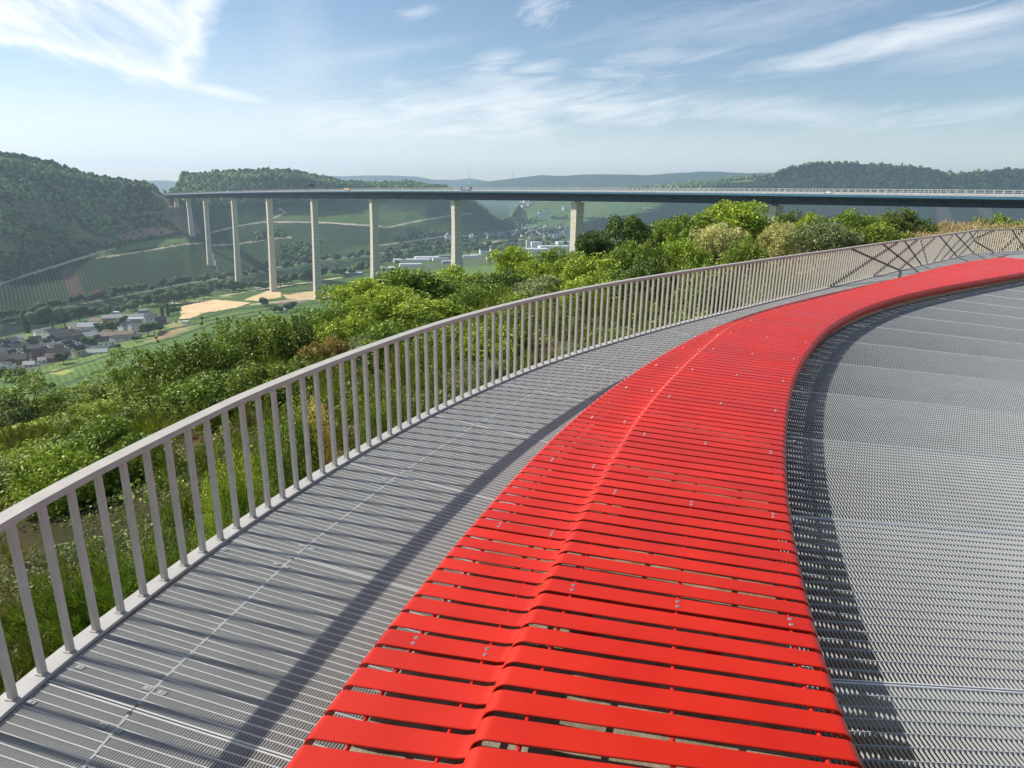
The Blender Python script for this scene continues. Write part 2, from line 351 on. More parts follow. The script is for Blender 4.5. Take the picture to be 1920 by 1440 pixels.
K(knot([(-500, 560, 'd', 1180), (-300, 545, 'd', 1230), (0, 530, 'd', 1262), (45, 515, 'd', 1330), (87, 502, 'd', 1385), (150, 482, 'd', 1450), (190, 470, 'd', 1500), (275, 458, 'd', 1600), (353, 441, 'd', 1662), (450, 425, 'd', 1890), (490, 416, 'd', 2010), (600, 418, 'd', 2110), (700, 424, 'd', 2180), (760, 426, 'd', 2250), (840, 428, 'd', 2430), (900, 433, 'd', 2650), (965, 431, 'd', 2960), (1060, 420, 'd', 3080), (1200, 402, 'd', 3120), (1400, 395, 'd', 3060), (1600, 395, 'd', 2960), (1920, 410, 'd', 2800), (2600, 430, 'd', 2700)]), 44)
K(knot([(-500, 400, 'd', 1420), (0, 400, 'd', 1480), (150, 410, 'd', 1600), (275, 400, 'd', 1750), (335, 387, 'd', 1762), (400, 388, 'd', 1960), (500, 385, 'd', 2180), (600, 385, 'd', 2330), (700, 387, 'd', 2400), (800, 395, 'd', 2480), (870, 405, 'd', 2640), (930, 416, 'd', 2760), (975, 405, 'd', 3280), (1060, 392, 'd', 3380), (1200, 378, 'd', 3400), (1400, 365, 'd', 3300), (1600, 352, 'd', 3150), (1920, 365, 'd', 3000), (2600, 380, 'd', 2900)]), 40)
CREST = [(-500, 262, 1750), (-200, 275, 1760), (0, 298, 1780), (75, 306, 1800), (115, 316, 1810), (175, 334, 1830), (250, 346, 1850), (285, 351, 1870), (300, 364, 1885), (318, 363, 1890), (335, 349, 2080), (345, 330, 2300), (400, 326, 2350), (500, 324, 2400), (550, 326, 2430), (600, 334, 2480), (650, 347, 2560), (680, 343, 2700), (760, 343, 2750), (840, 354, 2780), (880, 376, 2780), (905, 392, 2800), (930, 408, 2820), (955, 424, 2840), (975, 378, 3700), (1060, 366, 3800), (1150, 359, 3800), (1250, 351, 3780), (1300, 345, 3750), (1400, 335, 3700), (1440, 331, 3650), (1480, 316, 3600), (1530, 305, 3560), (1585, 302, 3520), (1650, 304, 3500), (1750, 309, 3480), (1790, 319, 3500), (1830, 317, 3500), (1880, 312, 3450), (1920, 307, 3400), (2200, 300, 3300), (2800, 300, 3200)]
pre = knot([(x, y, 'd', d) for x, y, d in CREST]); pr2 = pre.copy(); pr2[:, 1] *= .95; pr2[:, 2] -= 14*np.clip((pre[:, 2] + 80)/100, .2, 1)
K(pr2, 60); K(pre, 10)
bk = pre.copy(); bk[:, 1] += 350; bk[:, 2] -= 45; K(bk, 6)
K(kdz([(-900, 6000, -120), (3000, 6000, -120)]), 5)
azs = np.array([az_of(x, 352) for x in np.arange(-560, 2500, 3.2)])
def knots_at(az):
    D = np.stack([np.interp(az, k[:, 0], k[:, 1]) for k in KN], -1); Z = np.stack([np.interp(az, k[:, 0], k[:, 2]) for k in KN], -1)
    D = np.maximum.accumulate(D + np.arange(len(KN))*.01, axis=-1); return D, Z
def terr(x, y):
    """ground height at world x,y"""
    az = np.arctan2(x, y); D, Z = knots_at(np.array([az])); return float(np.interp(math.hypot(x, y), D[0], Z[0]))
def ter_hit(px, py, dmin=300, dmax=5000):
    az = az_of(px, py); D, Z = knots_at(np.array([az])); d = np.arange(dmin, dmax, 2.0); r = ray(px, py); s = r[2]/math.hypot(r[0], r[1])
    zt = np.interp(d, D[0], Z[0]); below = (H + s*d) <= zt
    i = int(np.argmax(below)) if below.any() else len(d)-1
    return np.array([math.sin(az)*d[i], math.cos(az)*d[i], zt[i]])
D, Z = knots_at(azs); cols = []; rowk = []
rows_d, rows_z = [D[:, 0]], [Z[:, 0]]; rowk.append(0)
for k in range(1, len(KN)):
    for j in range(1, CNT[k]+1):
        t = j/CNT[k]; rows_d.append(D[:, k-1]*(1-t) + D[:, k]*t); rows_z.append(Z[:, k-1]*(1-t) + Z[:, k]*t); rowk.append(k - 1 + t)
RD, RZ = np.array(rows_d), np.array(rows_z); rowk = np.array(rowk)
X = RD*np.sin(azs)[None, :]; Y = RD*np.cos(azs)[None, :]
rk = rowk[:, None]*np.ones_like(X)
hill = np.clip((rk - 9.3)*1.2, 0, 1)*np.clip((13.9 - rk), 0, 1)
RZ = RZ + hill*((fbm(X/170, Y/170, 3) - .5)*16 + (fbm(X/40, Y/40, 8) - .5)*5)
near = np.clip((rk - .5), 0, 1)*np.clip((5 - rk), 0, 1)
RZ = RZ + near*(fbm(X/6, Y/6, 5) - .5)*.8
RZ = np.where((rk > 5) & (rk < 6), RZ + (fbm(X/90, Y/90, 6) - .5)*3.0*np.sin(np.pi*np.clip(rk - 5, 0, 1)), RZ)
PX = proj(np.stack([X, Y, RZ], -1)); px, py = PX[..., 0], PX[..., 1]
def inpoly(x, y, P):
    ins = np.zeros(x.shape, bool); n = len(P)
    for i in range(n):
        x1, y1 = P[i]; x2, y2 = P[(i+1) % n]
        if y1 == y2: continue
        c = ((y1 > y) != (y2 > y)) & (x < (x2-x1)*(y-y1)/(y2-y1) + x1); ins ^= c
    return ins
def nearline(x, y, P, wd):
    m = np.zeros(x.shape, bool)
    for (x1, y1), (x2, y2) in zip(P[:-1], P[1:]):
        dx, dy = x2-x1, y2-y1; t = np.clip(((x-x1)*dx + (y-y1)*dy)/(dx*dx+dy*dy), 0, 1)
        m |= ((x - x1 - t*dx)**2 + (y - y1 - t*dy)**2) < (wd/2)**2
    return m
VINE = (.050, .085, .030); VDK = (.040, .075, .032); VBR = (.085, .135, .035); DRY = (.42, .31, .17); PATH = (.38, .33, .25); FOR = (.020, .042, .014)
SCR = (.055, .070, .030); BRN = (.16, .11, .07); YEL = (.16, .20, .05); GRN = (.060, .105, .025); GRY = (.10, .095, .085); MEAD = (.10, .15, .035)
col = np.zeros(X.shape + (3,)); rows = np.zeros(X.shape); forest = np.zeros(X.shape)
def put(mask, c, r=0.0, f=0.0):
    col[mask] = c; rows[mask] = r; forest[mask] = f
wob = (fbm(px/14, py/9, 21) - .5)
put(rk >= 0, (.060, .062, .026))
put(rk > 3.5, GRN, .5); put(rk > 6, VDK, .0); put(rk > 9, VDK, .8)
up = (rk > 10)
lefty = up & (px < 345); put(lefty, (.085, .105, .042), 0, .42)
put(lefty & ((fbm(X/45, Y/45, 31) > .56) | (rk > 11.6) | (py < 372 + px*.05)), FOR, 0, 1.0)
put(lefty & (fbm(X/32, Y/32, 33) > .60) & (py > 395), (.105, .125, .052), 0, .10)
put((rk > 9.15) & (rk <= 10) & (px < 350), VDK, 1.0)
put((rk > 10) & (rk < 10.18) & (px < 350), SCR, 0, .5)
mid = (rk > 9) & (px >= 345) & (px < 972)
put(mid, (.048, .082, .032), .55)
def P_(pts, c, r=0.0, f=0.0, lo=5.0, hi=14.0): put(inpoly(px + wob*5, py + wob*3, pts) & (rk > lo) & (rk < hi), c, r, f)
def L_(pts, c, wd, f=0.0, lo=5.0): put(nearline(px, py, pts, wd) & (rk > lo), c, 0, f)
# central hill
P_([(345, 300), (345, 384), (400, 389), (470, 387), (520, 395), (560, 381), (640, 378), (760, 377), (840, 378), (880, 384), (915, 398), (950, 416), (968, 432), (1000, 430), (960, 300)], FOR, 0, 1, 9)
P_([(375, 392), (470, 388), (560, 385), (500, 400), (500, 418), (440, 430), (395, 428)], (.055, .095, .035), .7, 0, 9)
P_([(495, 413), (530, 400), (570, 394), (660, 398), (700, 391), (780, 400), (850, 418), (930, 424), (960, 440), (900, 452), (820, 432), (760, 425), (600, 418)], (.075, .125, .035), .5, 0, 9)
P_([(545, 418), (600, 419), (700, 424), (740, 440), (720, 458), (640, 462), (600, 440)], VDK, .8, 0, 9)
P_([(480, 438), (530, 428), (534, 445), (500, 452), (480, 450)], FOR, 0, .8, 9)
P_([(525, 462), (560, 455), (600, 452), (590, 478), (560, 490), (525, 488)], FOR, 0, .7, 9)
P_([(735, 445), (790, 434), (850, 436), (800, 448), (740, 455)], FOR, 0, .5, 9)
P_([(610, 480), (660, 462), (740, 452), (800, 455), (690, 474)], (.070, .115, .035), .4, 0, 9)
for pl in [[(395, 436), (440, 425), (490, 416), (545, 416), (600, 417), (700, 423), (730, 426), (780, 415), (840, 405), (885, 400)], [(400, 460), (445, 457), (520, 447), (545, 445)], [(500, 415), (520, 406), (535, 398), (525, 392)],
           [(700, 462), (800, 448), (850, 440)], [(395, 470), (405, 500), (412, 515)]]: L_(pl, PATH, 2.6, 0, 9)
# left hill fields and paths
P_([(150, 488), (190, 473), (250, 456), (310, 446), (346, 441), (352, 455), (300, 462), (250, 468), (200, 478)], (.095, .15, .045), .3, 0, 9)
P_([(215, 440), (262, 428), (315, 426), (330, 436), (260, 448), (225, 450)], (.20, .15, .09), 0, .08, 9)
P_([(310, 395), (340, 392), (372, 425), (378, 440), (350, 438), (320, 420)], (.16, .12, .085), 0, .06, 9)
P_([(283, 362), (300, 352), (345, 352), (345, 392), (310, 395)], (.13, .12, .06), 0, .25, 9)
P_([(112, 505), (140, 500), (163, 562), (135, 566)], (.10, .075, .055), .6, 0, 9)
for pl, wd in [([(0, 532), (45, 517), (87, 504), (150, 484), (190, 472), (215, 466)], 4.5), ([(180, 484), (250, 474), (345, 458), (380, 456)], 2.5), ([(282, 350), (290, 364), (310, 372), (320, 388)], 4)]: L_(pl, (.34, .28, .19), wd, 0, 9)
put((rk > 8.97) & (rk < 9.02), (.30, .28, .24)); put((rk > 8.2) & (rk < 8.84), (.05, .085, .03), 0, .0)
# right hills behind the far village
rt = (rk > 9) & (px >= 972)
put(rt, (.070, .12, .045), .35)
put(rt & (fbm(X/260, Y/260, 41) > .58), (.075, .115, .04), .2); put(rt & (fbm(X/200, Y/120, 44) > .66), FOR, 0, .5)
P_([(972, 340), (1180, 356), (1300, 352), (1420, 350), (1440, 354), (1500, 350), (1600, 392), (2400, 380), (2400, 240), (1400, 240), (972, 300)], FOR, 0, 1, 9)
P_([(1360, 342), (1395, 337), (1440, 340), (1440, 350), (1370, 350)], (.13, .17, .055), .2, 0, 9)
P_([(1440, 350), (1450, 342), (1500, 336), (1530, 330), (1522, 350)], (.15, .11, .075), 0, .2, 9)
P_([(1480, 392), (1560, 383), (1660, 385), (1700, 440), (1500, 440)], (.12, .10, .07), 0, .30, 9)
P_([(1740, 385), (1960, 385), (1960, 440), (1740, 440)], (.075, .095, .05), .8, 0, 9)
for q in (1755, 1835): P_([(q, 385), (q+22, 385), (q+36, 432), (q+4, 432)], (.26, .18, .11), .2, 0, 9)
P_([(1325, 395), (1345, 384), (1358, 398), (1345, 420), (1325, 420)], (.12, .09, .07), .2, 0, 9)
P_([(948, 387), (965, 376), (985, 377), (960, 388)], (.16, .16, .06), 0, 0, 9); P_([(955, 412), (975, 400), (990, 400), (985, 412)], (.15, .15, .06), 0, 0, 9)
P_([(950, 433), (1000, 430), (1060, 428), (1110, 430), (1110, 470), (950, 470)], (.06, .08, .035), 0, .15, 7)
# valley floor
P_([(333, 603), (342, 575), (400, 562), (470, 567), (440, 577), (390, 585)], (.50, .36, .21), .1, 0, 4, 9)
P_([(342, 604), (400, 586), (470, 571), (540, 571), (480, 582), (400, 596)], (.075, .13, .035), .35, 0, 4, 9)
P_([(455, 562), (500, 545), (527, 546), (527, 558), (480, 564)], (.42, .32, .18), 0, 0, 4, 9)
P_([(530, 553), (590, 545), (645, 550), (600, 562), (540, 561)], (.40, .30, .16), 0, 0, 4, 9)
P_([(508, 568), (540, 560), (584, 562), (545, 573)], (.13, .11, .08), 0, 0, 4, 9)
P_([(595, 543), (700, 515), (720, 530), (660, 552)], (.10, .17, .04), .3, 0, 4, 9)
P_([(605, 545), (665, 532), (668, 541), (610, 552)], (.045, .08, .03), .3, 0, 4, 9)
P_([(345, 566), (400, 552), (440, 556), (395, 563)], (.13, .20, .05), 0, 0, 4, 9)
P_([(0, 700), (60, 690), (140, 675), (240, 650), (340, 612), (420, 595), (500, 580), (600, 570), (620, 600), (400, 660), (200, 710), (0, 790)], (.085, .145, .035), .45, 0, 4, 9)
P_([(72, 700), (140, 660), (250, 632), (300, 618), (420, 592), (500, 577), (500, 583), (420, 600), (300, 640), (150, 690), (60, 712)], (.115, .175, .045), .3, 0, 4, 9)
P_([(84, 699), (105, 692), (140, 693), (120, 704), (98, 702)], (.20, .22, .06), 0, 0, 4, 9)
P_([(270, 642), (300, 624), (345, 612), (365, 610), (335, 626), (290, 640)], (.20, .155, .09), 0, 0, 4, 9)
P_([(0, 640), (62, 622), (60, 632), (0, 655)], (.10, .17, .04), 0, 0, 4, 9)
P_([(700, 530), (800, 508), (940, 494), (1060, 480), (1100, 500), (800, 540)], (.095, .155, .04), .3, 0, 4, 9)
P_([(740, 505), (850, 486), (940, 470), (1050, 455), (1100, 450), (1100, 478), (940, 492), (800, 508)], (.07, .09, .045), 0, 0, 4, 9)
P_([(880, 462), (920, 452), (985, 448), (980, 454), (920, 462)], (.27, .22, .10), 0, 0, 4, 10)
P_([(330, 602), (305, 612), (355, 622), (345, 602)], (.20, .19, .08), 0, 0, 4, 9)
P_([(0, 640), (60, 650), (180, 600), (260, 590), (320, 600), (290, 622), (150, 668), (60, 692), (0, 705)], (.085, .085, .06), 0, 0, 4, 9)
for pl in [[(300, 566), (345, 569), (400, 558), (470, 545), (560, 532), (640, 520)], [(470, 571), (560, 562), (640, 553)], [(0, 748), (50, 742), (110, 728), (160, 712)]]: L_(pl, (.34, .29, .21), 2.2, 0, 4)
for pl in [[(0, 716), (60, 706), (130, 690), (200, 668), (260, 650), (330, 632), (400, 606), (480, 592)], [(330, 600), (380, 597), (440, 580), (520, 572)], [(60, 735), (130, 716), (200, 690), (330, 652), (420, 622)], [(300, 622), (370, 606), (450, 590), (540, 574)]]:
    put(nearline(px, py, pl, 3.2) & (rk > 4) & (rk < 9), (.035, .055, .022))
col *= (.82 + .36*fbm(X/22, Y/22, 51))[..., None]*np.where(rk > 4, 1.35, 1.0)[..., None]
nr = rk < 3.4; brn = np.clip((fbm(X/5, Y/5, 61) - .48)*5, 0, 1); dryr = np.clip((px - 1500)/200, 0, 1)*np.clip((RD - 22)/20, 0, 1)
cc = np.array((.034, .038, .014))*(1-brn)[..., None] + np.array((.12, .075, .038))*brn[..., None]
cc = cc*(1-dryr)[..., None] + np.array((.30, .24, .11))*dryr[..., None]; col[nr] = cc[nr]
nR, nC = X.shape; idx = np.arange(nR*nC).reshape(nR, nC)
Q = np.stack([idx[:-1, :-1], idx[:-1, 1:], idx[1:, 1:], idx[1:, :-1]], -1).reshape(-1, 4)[:, ::-1]
V = np.stack([X, Y, RZ], -1).reshape(-1, 3)
# behind the camera: close the ground with a fan of rings
m_land, nt2, b2 = newmat('valley_land')
at = N(nt2, 'ShaderNodeAttribute', attribute_name='land'); ar = N(nt2, 'ShaderNodeAttribute', attribute_name='rowmask')
ge = N(nt2, 'ShaderNodeNewGeometry')
dp = N(nt2, 'ShaderNodeVectorMath', operation='DOT_PRODUCT'); dp.inputs[1].default_value = (.80, .60, 0); nt2.links.new(ge.outputs['Position'], dp.inputs[0])
dp2 = N(nt2, 'ShaderNodeVectorMath', operation='DOT_PRODUCT'); dp2.inputs[1].default_value = (.80, .6, 0); nt2.links.new(ge.outputs['Position'], dp2.inputs[0])
def m2(op, a, b=None, c=None, clamp=False):
    n = N(nt2, 'ShaderNodeMath', operation=op, use_clamp=clamp)
    for i, v in enumerate((a, b, c)):
        if v is None: continue
        if isinstance(v, (int, float)): n.inputs[i].default_value = v
        else: nt2.links.new(v, n.inputs[i])
    return n.outputs[0]
sn = m2('SINE', m2('MULTIPLY', dp.outputs['Value'], 2*math.pi/5.0)); 
st = m2('MULTIPLY', m2('MULTIPLY_ADD', sn, .5, .5), ar.outputs['Fac'])
nz = N(nt2, 'ShaderNodeTexNoise', i_Scale=.12, i_Detail=8.0, i_Roughness=.65); nt2.links.new(ge.outputs['Position'], nz.inputs['Vector'])
k1 = m2('MULTIPLY_ADD', nz.outputs[0], 1.1, .45); k2 = m2('SUBTRACT', 1.0, m2('MULTIPLY', st, .75)); kk = m2('MULTIPLY', k1, k2)
vm = N(nt2, 'ShaderNodeVectorMath', operation='SCALE'); nt2.links.new(at.outputs['Color'], vm.inputs[0]); nt2.links.new(kk, vm.inputs['Scale'])
nt2.links.new(vm.outputs[0], b2.inputs['Base Color']); b2.inputs['Roughness'].default_value = .95; b2.inputs['Specular IOR Level'].default_value = .1
nf = N(nt2, 'ShaderNodeTexNoise', i_Scale=3.0, i_Detail=6.0); nt2.links.new(ge.outputs['Position'], nf.inputs['Vector'])
bp2 = N(nt2, 'ShaderNodeBump', i_Strength=.5, i_Distance=.15); nt2.links.new(nf.outputs[0], bp2.inputs['Height']); nt2.links.new(bp2.outputs[0], b2.inputs['Normal'])
me = mesh_np('ground', V, Q, m_land, True)
a_ = me.color_attributes.new('land', 'FLOAT_COLOR', 'POINT'); cc = np.ones((nR*nC, 4), np.float32); cc[:, :3] = col.reshape(-1, 3); a_.data.foreach_set('color', cc.ravel())
a_ = me.attributes.new('rowmask', 'FLOAT', 'POINT'); a_.data.foreach_set('value', rows.astype(np.float32).ravel())
tag(link(bpy.data.objects.new('ground', me)), kind='structure')
# terrace behind and under the platform, out of sight of the lens but there from other positions
mb_ = MB(); an = np.linspace(azs[-1], azs[0] + 2*math.pi, 60); rr = np.array([.5, 8, 25, 70, 240, 900, 6000]); zz = np.array([-2.4, -2.0, -2.2, -3.0, -12, -20, -30.])
VV = np.array([[(r*math.sin(a), r*math.cos(a), z + (1 if 0 else 0)) for a in an] for r, z in zip(rr, zz)])
for e_, ai in ((0, len(azs)-1), (-1, 0)):
    Dk, Zk = D[ai], Z[ai]; VV[:, e_, 2] = np.interp(rr, Dk, Zk)
ii = np.arange(VV.shape[0]*VV.shape[1]).reshape(VV.shape[:2])
mb_.add(VV.reshape(-1, 3), np.stack([ii[:-1, :-1], ii[1:, :-1], ii[1:, 1:], ii[:-1, 1:]], -1).reshape(-1, 4)[:, ::-1])
tag(mb_.obj('hilltop_ground', simple('hilltop_grass', (.05, .07, .02), (.12, .12, .05), .5, .95), smooth=True), kind='structure')

# river
mr, ntr, br = newmat('river_water'); br.inputs['Base Color'].default_value = (.020, .040, .030, 1); br.inputs['Roughness'].default_value = .12; br.inputs['Specular IOR Level'].default_value = .4
gr = N(ntr, 'ShaderNodeNewGeometry'); nw = N(ntr, 'ShaderNodeTexNoise', i_Scale=.35, i_Detail=4.0); ntr.links.new(gr.outputs['Position'], nw.inputs['Vector'])
bw_ = N(ntr, 'ShaderNodeBump', i_Strength=.5, i_Distance=.6); ntr.links.new(nw.outputs[0], bw_.inputs['Height']); ntr.links.new(bw_.outputs[0], br.inputs['Normal'])
rv = MB(); aa = np.linspace(az_of(-380, 352), az_of(1500, 352), 260)
n1 = np.interp(aa, nb[:, 0], nb[:, 1]) - 25; f1 = np.interp(aa, fb[:, 0], fb[:, 1]) + 25
Vr = np.stack([np.stack([n1*np.sin(aa), n1*np.cos(aa), 0*aa - 187.6], -1), np.stack([f1*np.sin(aa), f1*np.cos(aa), 0*aa - 187.6], -1)], 0)
ii = np.arange(2*len(aa)).reshape(2, -1); rv.add(Vr.reshape(-1, 3), np.stack([ii[0, :-1], ii[0, 1:], ii[1, 1:], ii[1, :-1]], -1))
tag(rv.obj('river', mr), kind='structure')

# distant wooded ridges
def ridge(name, pts, dist, c1, c2, depth=900):
    P = np.array(pts, float); xs = np.arange(P[0, 0], P[-1, 0], 4.0); ys = np.interp(xs, P[:, 0], P[:, 1])
    ys = ys + (fbm(xs/35, xs*0, 71) - .5)*2.2; mb = MB(); L = []
    top = np.array([ond(x, y, dist) for x, y in zip(xs, ys)])
    for f, dz in ((-1.0, None), (-.6, .35), (-.3, .7), (-.1, .93), (0, 1), (.3, .9), (1, .2)):
        r = np.linalg.norm(top[:, :2], axis=1); k = (r + f*depth)/r; row = top.copy(); row[:, :2] *= k[:, None]
        base = -140.0; row[:, 2] = base if dz is None else base + (top[:, 2] - base)*(dz + .05*(fbm(xs/30 + f*9, xs*0 + f*5, 77) - .5)*(abs(f) > .05)); L.append(row)
    L = np.array(L); ii = np.arange(L.shape[0]*L.shape[1]).reshape(L.shape[:2])
    mb.add(L.reshape(-1, 3), np.stack([ii[:-1, :-1], ii[:-1, 1:], ii[1:, 1:], ii[1:, :-1]], -1).reshape(-1, 4)[:, ::-1])
    tag(mb.obj(name, simple(name, c1, c2, .004, .95, 0, 0, .05, 8), smooth=True), kind='structure')
ridge('distant_hills', [(-200, 352), (200, 346), (262, 339), (310, 338), (350, 342), (500, 340), (600, 330), (640, 331), (700, 329), (780, 331), (810, 337), (850, 337), (880, 334), (920, 340), (1000, 347), (1200, 352)], 9000, (.03, .06, .03), (.06, .09, .05))
ridge('far_hills', [(850, 352), (885, 344), (930, 338), (980, 332), (1010, 329), (1050, 330), (1100, 327), (1160, 327), (1210, 328), (1260, 325), (1310, 322), (1350, 322), (1400, 325), (1450, 324), (1540, 326), (1650, 330), (2200, 330)], 7000, (.025, .05, .025), (.045, .075, .04))
mb_ = MB(); Pq = [onz(x, y, -60) for x, y in ()]

# ------------------------------------------------------------------ forests (uncountable)
def ico():
    t = (1 + 5**.5)/2; v = np.array([(-1, t, 0), (1, t, 0), (-1, -t, 0), (1, -t, 0), (0, -1, t), (0, 1, t), (0, -1, -t), (0, 1, -t), (t, 0, -1), (t, 0, 1), (-t, 0, -1), (-t, 0, 1)], float)
    f = [(0, 11, 5), (0, 5, 1), (0, 1, 7), (0, 7, 10), (0, 10, 11), (1, 5, 9), (5, 11, 4), (11, 10, 2), (10, 7, 6), (7, 1, 8), (3, 9, 4), (3, 4, 2), (3, 2, 6), (3, 6, 8), (3, 8, 9), (4, 9, 5), (2, 4, 11), (6, 2, 10), (8, 6, 7), (9, 8, 1)]
    return v/np.linalg.norm(v[0]), f
def subdiv(v, f):
    v = list(map(tuple, v)); c = {}; out = []
    def mid(a, b):
        k = (min(a, b), max(a, b))
        if k not in c: p = np.array(v[a]) + np.array(v[b]); p /= np.linalg.norm(p); c[k] = len(v); v.append(tuple(p))
        return c[k]
    for a, b, d in f:
        x, y, z = mid(a, b), mid(b, d), mid(d, a); out += [(a, x, z), (b, y, x), (d, z, y), (x, y, z)]
    return np.array(v), out
I1 = subdiv(*ico()); I2 = subdiv(*I1)
def lump(base, amp, seed):
    r = np.random.RandomState(seed); v, f = base; ph = r.rand(6, 3)*6.28; k = r.rand(6, 3)*4 - 2; d = 1 + amp*sum(np.sin(v @ (k[i]*1.6) + ph[i, 0]) for i in range(6))/3
    return v*d[:, None], np.array(f)
def forest_mesh(name, pts_, size, mat, conif=.0):
    pts, fw_ = pts_
    protos = [lump(I1, .28, s) for s in range(6)]; Vs, Ts = [], []; n = 0
    g = RS.randint(0, 6, len(pts))
    for k in range(6):
        q = pts[g == k]; v, f = protos[k]; m = len(q)
        if not m: continue
        s = size*(.55 + .8*RS.rand(m))*np.where(fw_[g == k] < .9, .62, 1.0); a = RS.rand(m)*6.28; ca, sa = np.cos(a), np.sin(a)
        hz = s*(.75 + .5*RS.rand(m)); con = RS.rand(m) < conif; s = np.where(con, s*.5, s); hz = np.where(con, hz*1.7, hz)
        x = v[None, :, 0]*ca[:, None] - v[None, :, 1]*sa[:, None]; y = v[None, :, 0]*sa[:, None] + v[None, :, 1]*ca[:, None]
        W = np.stack([x*s[:, None] + q[:, 0:1], y*s[:, None] + q[:, 1:2], v[None, :, 2]*hz[:, None] + q[:, 2:3] + hz[:, None]*.45], -1)
        Vs.append(W.reshape(-1, 3)); Ts.append((f[None] + (np.arange(m)*len(v))[:, None, None] + n).reshape(-1, 3)); n += m*len(v)
    return link(bpy.data.objects.new(name, mesh_np(name, np.vstack(Vs), None, mat, True, np.vstack(Ts))))
def canopy_mat(name, d, m_, l, sc_=.35):
    m, nt, b = newmat(name); g = N(nt, 'ShaderNodeNewGeometry')
    no = N(nt, 'ShaderNodeTexNoise', i_Scale=sc_, i_Detail=6.0, i_Roughness=.7); nt.links.new(g.outputs['Position'], no.inputs['Vector'])
    a = N(nt, 'ShaderNodeMath', operation='MULTIPLY', i_1=.5); nt.links.new(g.outputs['Random Per Island'], a.inputs[0])
    c = N(nt, 'ShaderNodeMath', operation='ADD'); nt.links.new(a.outputs[0], c.inputs[0]); nt.links.new(no.outputs[0], c.inputs[1])
    nL = N(nt, 'ShaderNodeTexNoise', i_Scale=.012, i_Detail=3.0); nt.links.new(g.outputs['Position'], nL.inputs['Vector'])
    c3 = N(nt, 'ShaderNodeMath', operation='MULTIPLY_ADD', i_1=.9, i_2=-.45); nt.links.new(nL.outputs[0], c3.inputs[0]); c4 = N(nt, 'ShaderNodeMath', operation='ADD'); nt.links.new(c3.outputs[0], c4.inputs[0]); nt.links.new(c.outputs[0], c4.inputs[1])
    nt.links.new(ramp(nt, c4.outputs[0], [(.40, d), (.75, m_), (1.05 if 0 else 1.0, l)]), b.inputs['Base Color'])
    b.inputs['Roughness'].default_value = .9; b.inputs['Specular IOR Level'].default_value = .1
    bp = N(nt, 'ShaderNodeBump', i_Strength=1.0, i_Distance=1.5); nt.links.new(no.outputs[0], bp.inputs['Height']); nt.links.new(bp.outputs[0], b.inputs['Normal'])
    return m
MF = canopy_mat('forest_leaves', (.024, .056, .018), (.078, .140, .042), (.20, .27, .08))
cellD = np.zeros_like(X); e1 = np.hypot(np.gradient(X, axis=1), np.gradient(Y, axis=1)); e2 = np.sqrt(np.gradient(X, axis=0)**2 + np.gradient(Y, axis=0)**2 + np.gradient(RZ, axis=0)**2); area = e1*e2
def scatter(mask, spacing, cap):
    wgt = (area*forest*mask).ravel(); tot = wgt.sum()/spacing**2; n = int(min(cap, tot)); p = wgt/wgt.sum()
    i = RS.choice(len(p), n, p=p); j = RS.rand(n, 2) - .5
    r, c = i//nC, i % nC; r2 = np.clip(r + 1, 0, nR-1); c2 = np.clip(c+1, 0, nC-1)
    P = V[i] + (V[r2*nC + c] - V[i])*j[:, :1] + (V[r*nC + c2] - V[i])*j[:, 1:]
    return P, forest.ravel()[i]
vis = (px > -330) & (px < 2200)
tag(forest_mesh('forest_on_left_slope', scatter((rk > 9.9) & (rk < 13.6) & (px < 335) & vis, 5.9, 13000), 4.2, MF, .015), 'dense mixed woodland covering the steep slope left of the bridge', 'forest', kind='stuff')
tag(forest_mesh('forest_on_central_hill', scatter((rk > 9.0) & (rk < 13.6) & (px >= 335) & (px < 972), 7.8, 12000), 5.3, MF, .01), 'dark woodland crowning the rounded hill behind the left half of the bridge', 'forest', kind='stuff')
tag(forest_mesh('forest_on_right_hill', scatter((rk > 9.0) & (rk < 13.6) & (px >= 972) & vis, 11, 19000), 7.4, MF, .01), 'dark woodland over the long hill behind the right half of the bridge', 'forest', kind='stuff')
